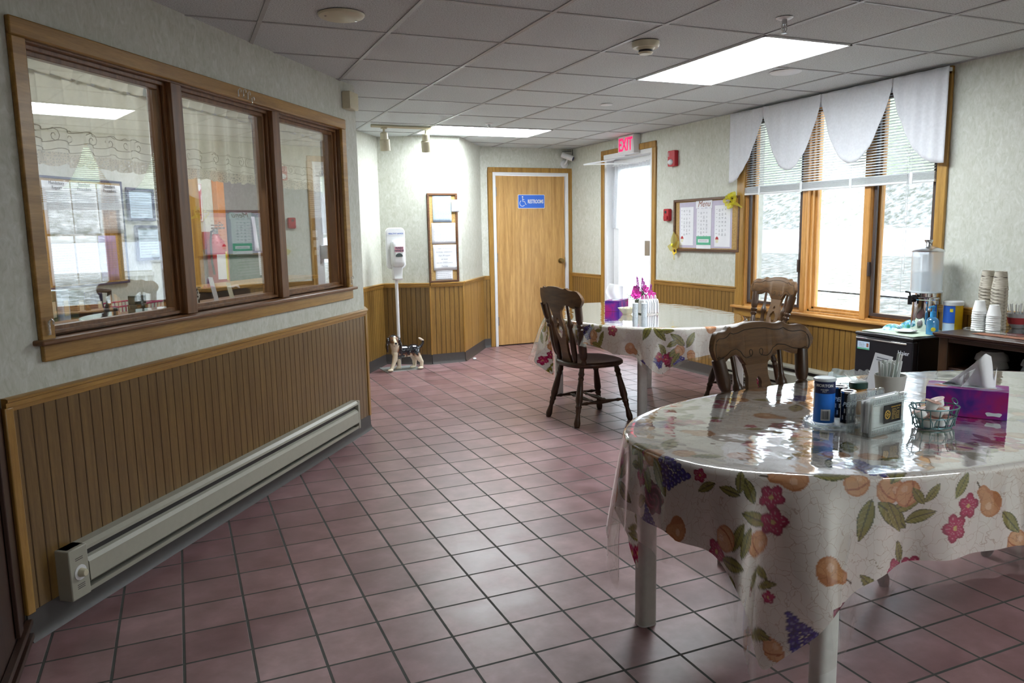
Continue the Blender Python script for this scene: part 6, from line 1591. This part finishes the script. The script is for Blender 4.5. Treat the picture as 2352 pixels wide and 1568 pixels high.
def tissue_box(label, x, y, rz, w, d, h, tis, z=TZ):
    c = at_t('tissue_box', label, 'tissue box', x, y, rz, z=z)
    t = NT('tissue box print'); t.set(Roughness=.4); n = t.node('ShaderNodeTexNoise', Scale=9.0, Detail=3.0, Distortion=.8); t.L(t.tc.outputs['Object'], n.inputs['Vector'])
    r = t.ramp(n.outputs['Fac'], [(.36, (.05, .015, .22)), (.46, (.16, .015, .26)), (.54, (.30, .01, .20)), (.64, (.36, .01, .15))]); t.L(r.outputs['Color'], t.b.inputs['Base Color'])
    b = obj('box', MB().box(-w/2, w/2, -d/2, d/2, 0, h), t.m, c, bevel=.0015)
    tt = NT('tissue box top print'); n = tt.node('ShaderNodeTexNoise', Scale=12.0, Detail=2.0); tt.L(tt.tc.outputs['Object'], n.inputs['Vector']); r = tt.ramp(n.outputs['Fac'], [(.38, (.28, .02, .22)), (.5, (.36, .30, .50)), (.62, (.55, .16, .06))]); tt.L(r.outputs['Color'], tt.b.inputs['Base Color'])
    obj('printed_top', MB().box(-w/2+.001, w/2-.001, -d/2+.001, d/2-.001, h, h+.0008), tt.m, c)
    obj('opening_film', MB().prism([(w*.36*math.cos(a), d*.22*math.sin(a)) for a in np.linspace(0, 2*PI, 33)[:-1]], h+.0008, h+.0018, 'z'), M['lid_white'], c)
    logo = MB().prism([(w*.34 + .022*math.cos(a)*(1+.08*math.sin(5*a)), h*.18 + .007*math.sin(a)+.002*math.sin(3*a)) for a in np.linspace(0, 2*PI, 33)[:-1]], -d/2-.001, -d/2)
    obj('logo_patch', logo, M['lid_white'], c)
    obj('tissue', tis(h), M['tissue'], c, solid=.0007, fix=False)
def tissue_near(h):
    out = [(-.075, 0), (-.05, .018), (-.02, .045), (.0, .062), (.03, .100), (.045, .118), (.062, .105), (.078, .080), (.084, .05), (.075, .025), (.072, 0)]
    def fn(u, v):
        x = -.075 + .155*u; top = np.interp(x, [p[0] for p in sorted(out[:10])], [p[1] for p in sorted(out[:10])])
        z = h + .001 + top*v; y = .014*math.sin(u*7)*(1-.3*v) + .012*math.sin(u*13+v*2) - .01*v
        return (x*(1-.0*v), y, z)
    m = MB().surf(fn, 34, 14)
    m.surf(lambda u, v: (-.01+.03*u-.01*v, -.018-.012*v + .004*math.sin(u*5), h+.045 - .052*v*(.4+.6*(1-u)) + .02*u), 8, 8)
    return m
def tissue_far(h):
    m = MB().surf(lambda u, v: (-.055 + .105*u - .028*math.sin(PI*v)*(1-u)*1.2, .010*math.sin(u*9+v*1.5)*(.4+v) , h + .001 + .128*v - .02*v*u), 26, 14)
    return m.xf(Matrix.Rotation(-1.1, 4, 'Z'))
tissue_box('magenta and purple tissue box on the foreground table', 1.972, -2.172, math.atan2(-.188, .126), .235, .118, .093, tissue_near)
# ------------------------------------------------------------------ on the far table
tissue_box('magenta and purple tissue box on the table by the exit door', 2.76, 1.375, .72, .25, .118, .082, tissue_far)
c = at_t('flower_arrangement', 'magenta and purple silk flower arrangement on the table by the exit door', 'flowers', 2.87, 1.21)
obj('pot', MB().lathe((0, 0, 0), (0, 0, .085), [(0, .030), (.1, .034), (1, .042), (1, .036), (.9, .03), (.9, .001)], 28), plain('mossy green pot', (.12, .14, .09), .5), c)
lm = MB()
for i in range(420):
    a = random.uniform(0, 2*PI); el = random.uniform(-.2, 1.3); R_ = random.uniform(.03, .12); x, y, z = R_*math.cos(a)*math.cos(el), R_*math.sin(a)*math.cos(el), .095+.85*R_*math.sin(el); s_ = random.uniform(.006, .014)
    q = Vector((math.cos(a)*math.cos(el), math.sin(a)*math.cos(el), math.sin(el))); w_ = q.cross(Vector((random.uniform(-1, 1), random.uniform(-1, 1), random.uniform(-1, 1)))).normalized()
    p0 = Vector((x, y, z)); lm.quad(tuple(p0-w_*s_*.3), tuple(p0+q*s_), tuple(p0+w_*s_*.3), tuple(p0-q*s_))
obj('foliage', lm, M['leaf'], c, fix=False)
sm_ = MB()
FLW = [((-.062, -.045, .135), .042), ((-.008, -.085, .100), .034), ((.062, -.058, .120), .040), ((.045, .0, .165), .034), ((-.02, .02, .17), .03), ((.0, .06, .12), .035)]
for (x, y, z), r in FLW: sm_.tube([(0, 0, .07), (x*.5, y*.5, z*.7), (x, y, z)], .002, 5)
for (x, y, z), r in FLW:
    fe = MB(); tmp = []
    for i in range(6):
        a = 2*PI*i/6 + .3
        def fn(u, v, a=a): 
            rad = r*(.1+.9*v); hw = .5*r*math.sin(PI*(.12+.8*v))*(2*u-1); return (rad*math.cos(a)-hw*math.sin(a), -.45*r*v*v + .12*r*math.sin(u*PI*2)*v, rad*math.sin(a)+hw*math.cos(a))
        fe.surf(fn, 5, 6)
    for i in range(4):
        a = 2*PI*i/4
        fe.surf(lambda u, v, a=a: (r*.5*v*math.cos(a)-.3*r*math.sin(PI*v)*(2*u-1)*math.sin(a), -.5*r*v, r*.5*v*math.sin(a)+.3*r*math.sin(PI*v)*(2*u-1)*math.cos(a)), 4, 5)
    an = math.atan2(y+.04*-1, x) + PI/2
    fe.xf(Matrix.Translation((x, y, z)) @ Matrix.Rotation(an*.5 - .3, 4, 'Z') @ Matrix.Rotation(-.35, 4, 'X'))
    obj('blossom', fe, M['magenta'], c, fix=False)
for (x, y, h_, tx) in ((-.03, -.02, .27, -.02), (.02, 0, .26, .005), (.035, .01, .23, .02), (.075, -.01, .205, .045)):
    sp_ = MB().tube([(x*.3, y*.3, .08), (x, y, h_-.06), (x+tx*.5, y, h_)], .0018, 5)
    for k in range(26):
        f_ = k/26; zz = h_-.10 + .10*f_; a = k*2.4; rr = .010*(1-f_*.6); sp_.ell((x+tx*.5*f_ + rr*math.cos(a), y+rr*math.sin(a), zz), (.005, .005, .006), 6, 4)
    obj('blossom_spike', sp_, M['purple_flower'], c)
obj('stems', sm_, M['leaf'], c)
c = at_t('milk_glass_dish', 'small fluted milk glass dish of wrapped mints on the table by the exit door', 'dish', 2.655, 1.052)
def dishf(u, v):
    r = .032 + .034*v; r *= 1+.07*math.sin(u*2*PI*8)*v; return (r*math.cos(2*PI*u), r*math.sin(2*PI*u), .004+.046*v)
obj('dish', MB().surf(dishf, 96, 8, cu=True).cyl((0, 0, 0), (0, 0, .006), .033, seg=24), M['cream_glass'], c, fix=False, solid=.002)
base = None
for i in range(8):
    a = i*2.4; rr = .036*math.sqrt(i/8); loc = (2.655+rr*math.cos(a), 1.052+rr*math.sin(a), TZ+.040+.006*(i % 2)); lb = 'wrapped mint in the milk glass dish'
    if base is None: base = thing('wrapped_mint', lb, 'candy', loc, 0, 'wrapped mints in the milk glass dish'); obj('sweet', MB().ell((0, 0, .004), (.011, .009, .007)).surf(lambda u, v: (.010+.010*u, (.002+.006*u)*(2*v-1), .004+.002*math.sin(v*9)), 3, 5).surf(lambda u, v: (-.010-.010*u, (.002+.006*u)*(2*v-1), .004+.002*math.sin(v*9)), 3, 5), M['paper_yellow'], base, fix=False)
    else: dup(base, loc, (0, 0, a))
for i, (x, y, lb) in enumerate(((2.632, .905, 'grey ribbed shaker, the left of the pair on the table by the exit door'), (2.690, .875, 'grey ribbed shaker, the right of the pair, half behind the napkins'))):
    c = at_t('salt_shaker', lb, 'shaker', x, y, 0, 'grey shakers')
    m = MB().cyl((0, 0, 0), (0, 0, .092), .021, seg=28)
    obj('body', m, plain('speckled grey shaker', (.42, .46, .50), .4, var=.35, scale=180), c); obj('cap', MB().lathe((0, 0, .092), (0, 0, .098), [(0, .0215), (.6, .0215), (1, .018)], 28), M['lid_white'], c)
c = at_t('napkin_rack', 'white wire napkin rack on the table by the exit door', 'napkin holder', 2.80, .98, -.15)
rk = MB(); obj('base_plate', MB().prism([(.055*math.cos(a), .045*math.sin(a)) for a in np.linspace(0, 2*PI, 33)[:-1]], 0, .005, 'z'), M['white_plastic'], c)
for xx in (-.045, -.015, .015, .045):
    rk.tube([(xx, -.03, .004), (xx, -.03, .10), (xx, -.022, .135), (xx, -.010, .142), (xx, .002, .135), (xx, .004, .10)], .0035, 6)
rk.tube([(-.05, -.03, .02), (.05, -.03, .02)], .003, 6)
obj('wire_loops', rk, M['white_plastic'], c)
for i in range(6):
    xx = -.058 + i*.0225
    if i in (1, 2, 3, 4): xx = -.030 + (i-1)*.0205
    if i == 5: xx = .058
    def fn(u, v, i=i): 
        return (xx + .004*math.sin(u*6+i) , -.05 + .10*u, .008 + .105*v - .03*(2*u-1)**4*v)
    n_ = at_t('paper_napkin', ['front', 'second', 'third', 'fourth', 'fifth', 'last'][i] + ' bundle of white napkins in the white wire rack', 'napkin', 2.80, .98, -.15, 'napkins in the white wire rack'); obj('sheet', MB().surf(fn, 16, 8), M['tissue'], n_, solid=.006, fix=False)
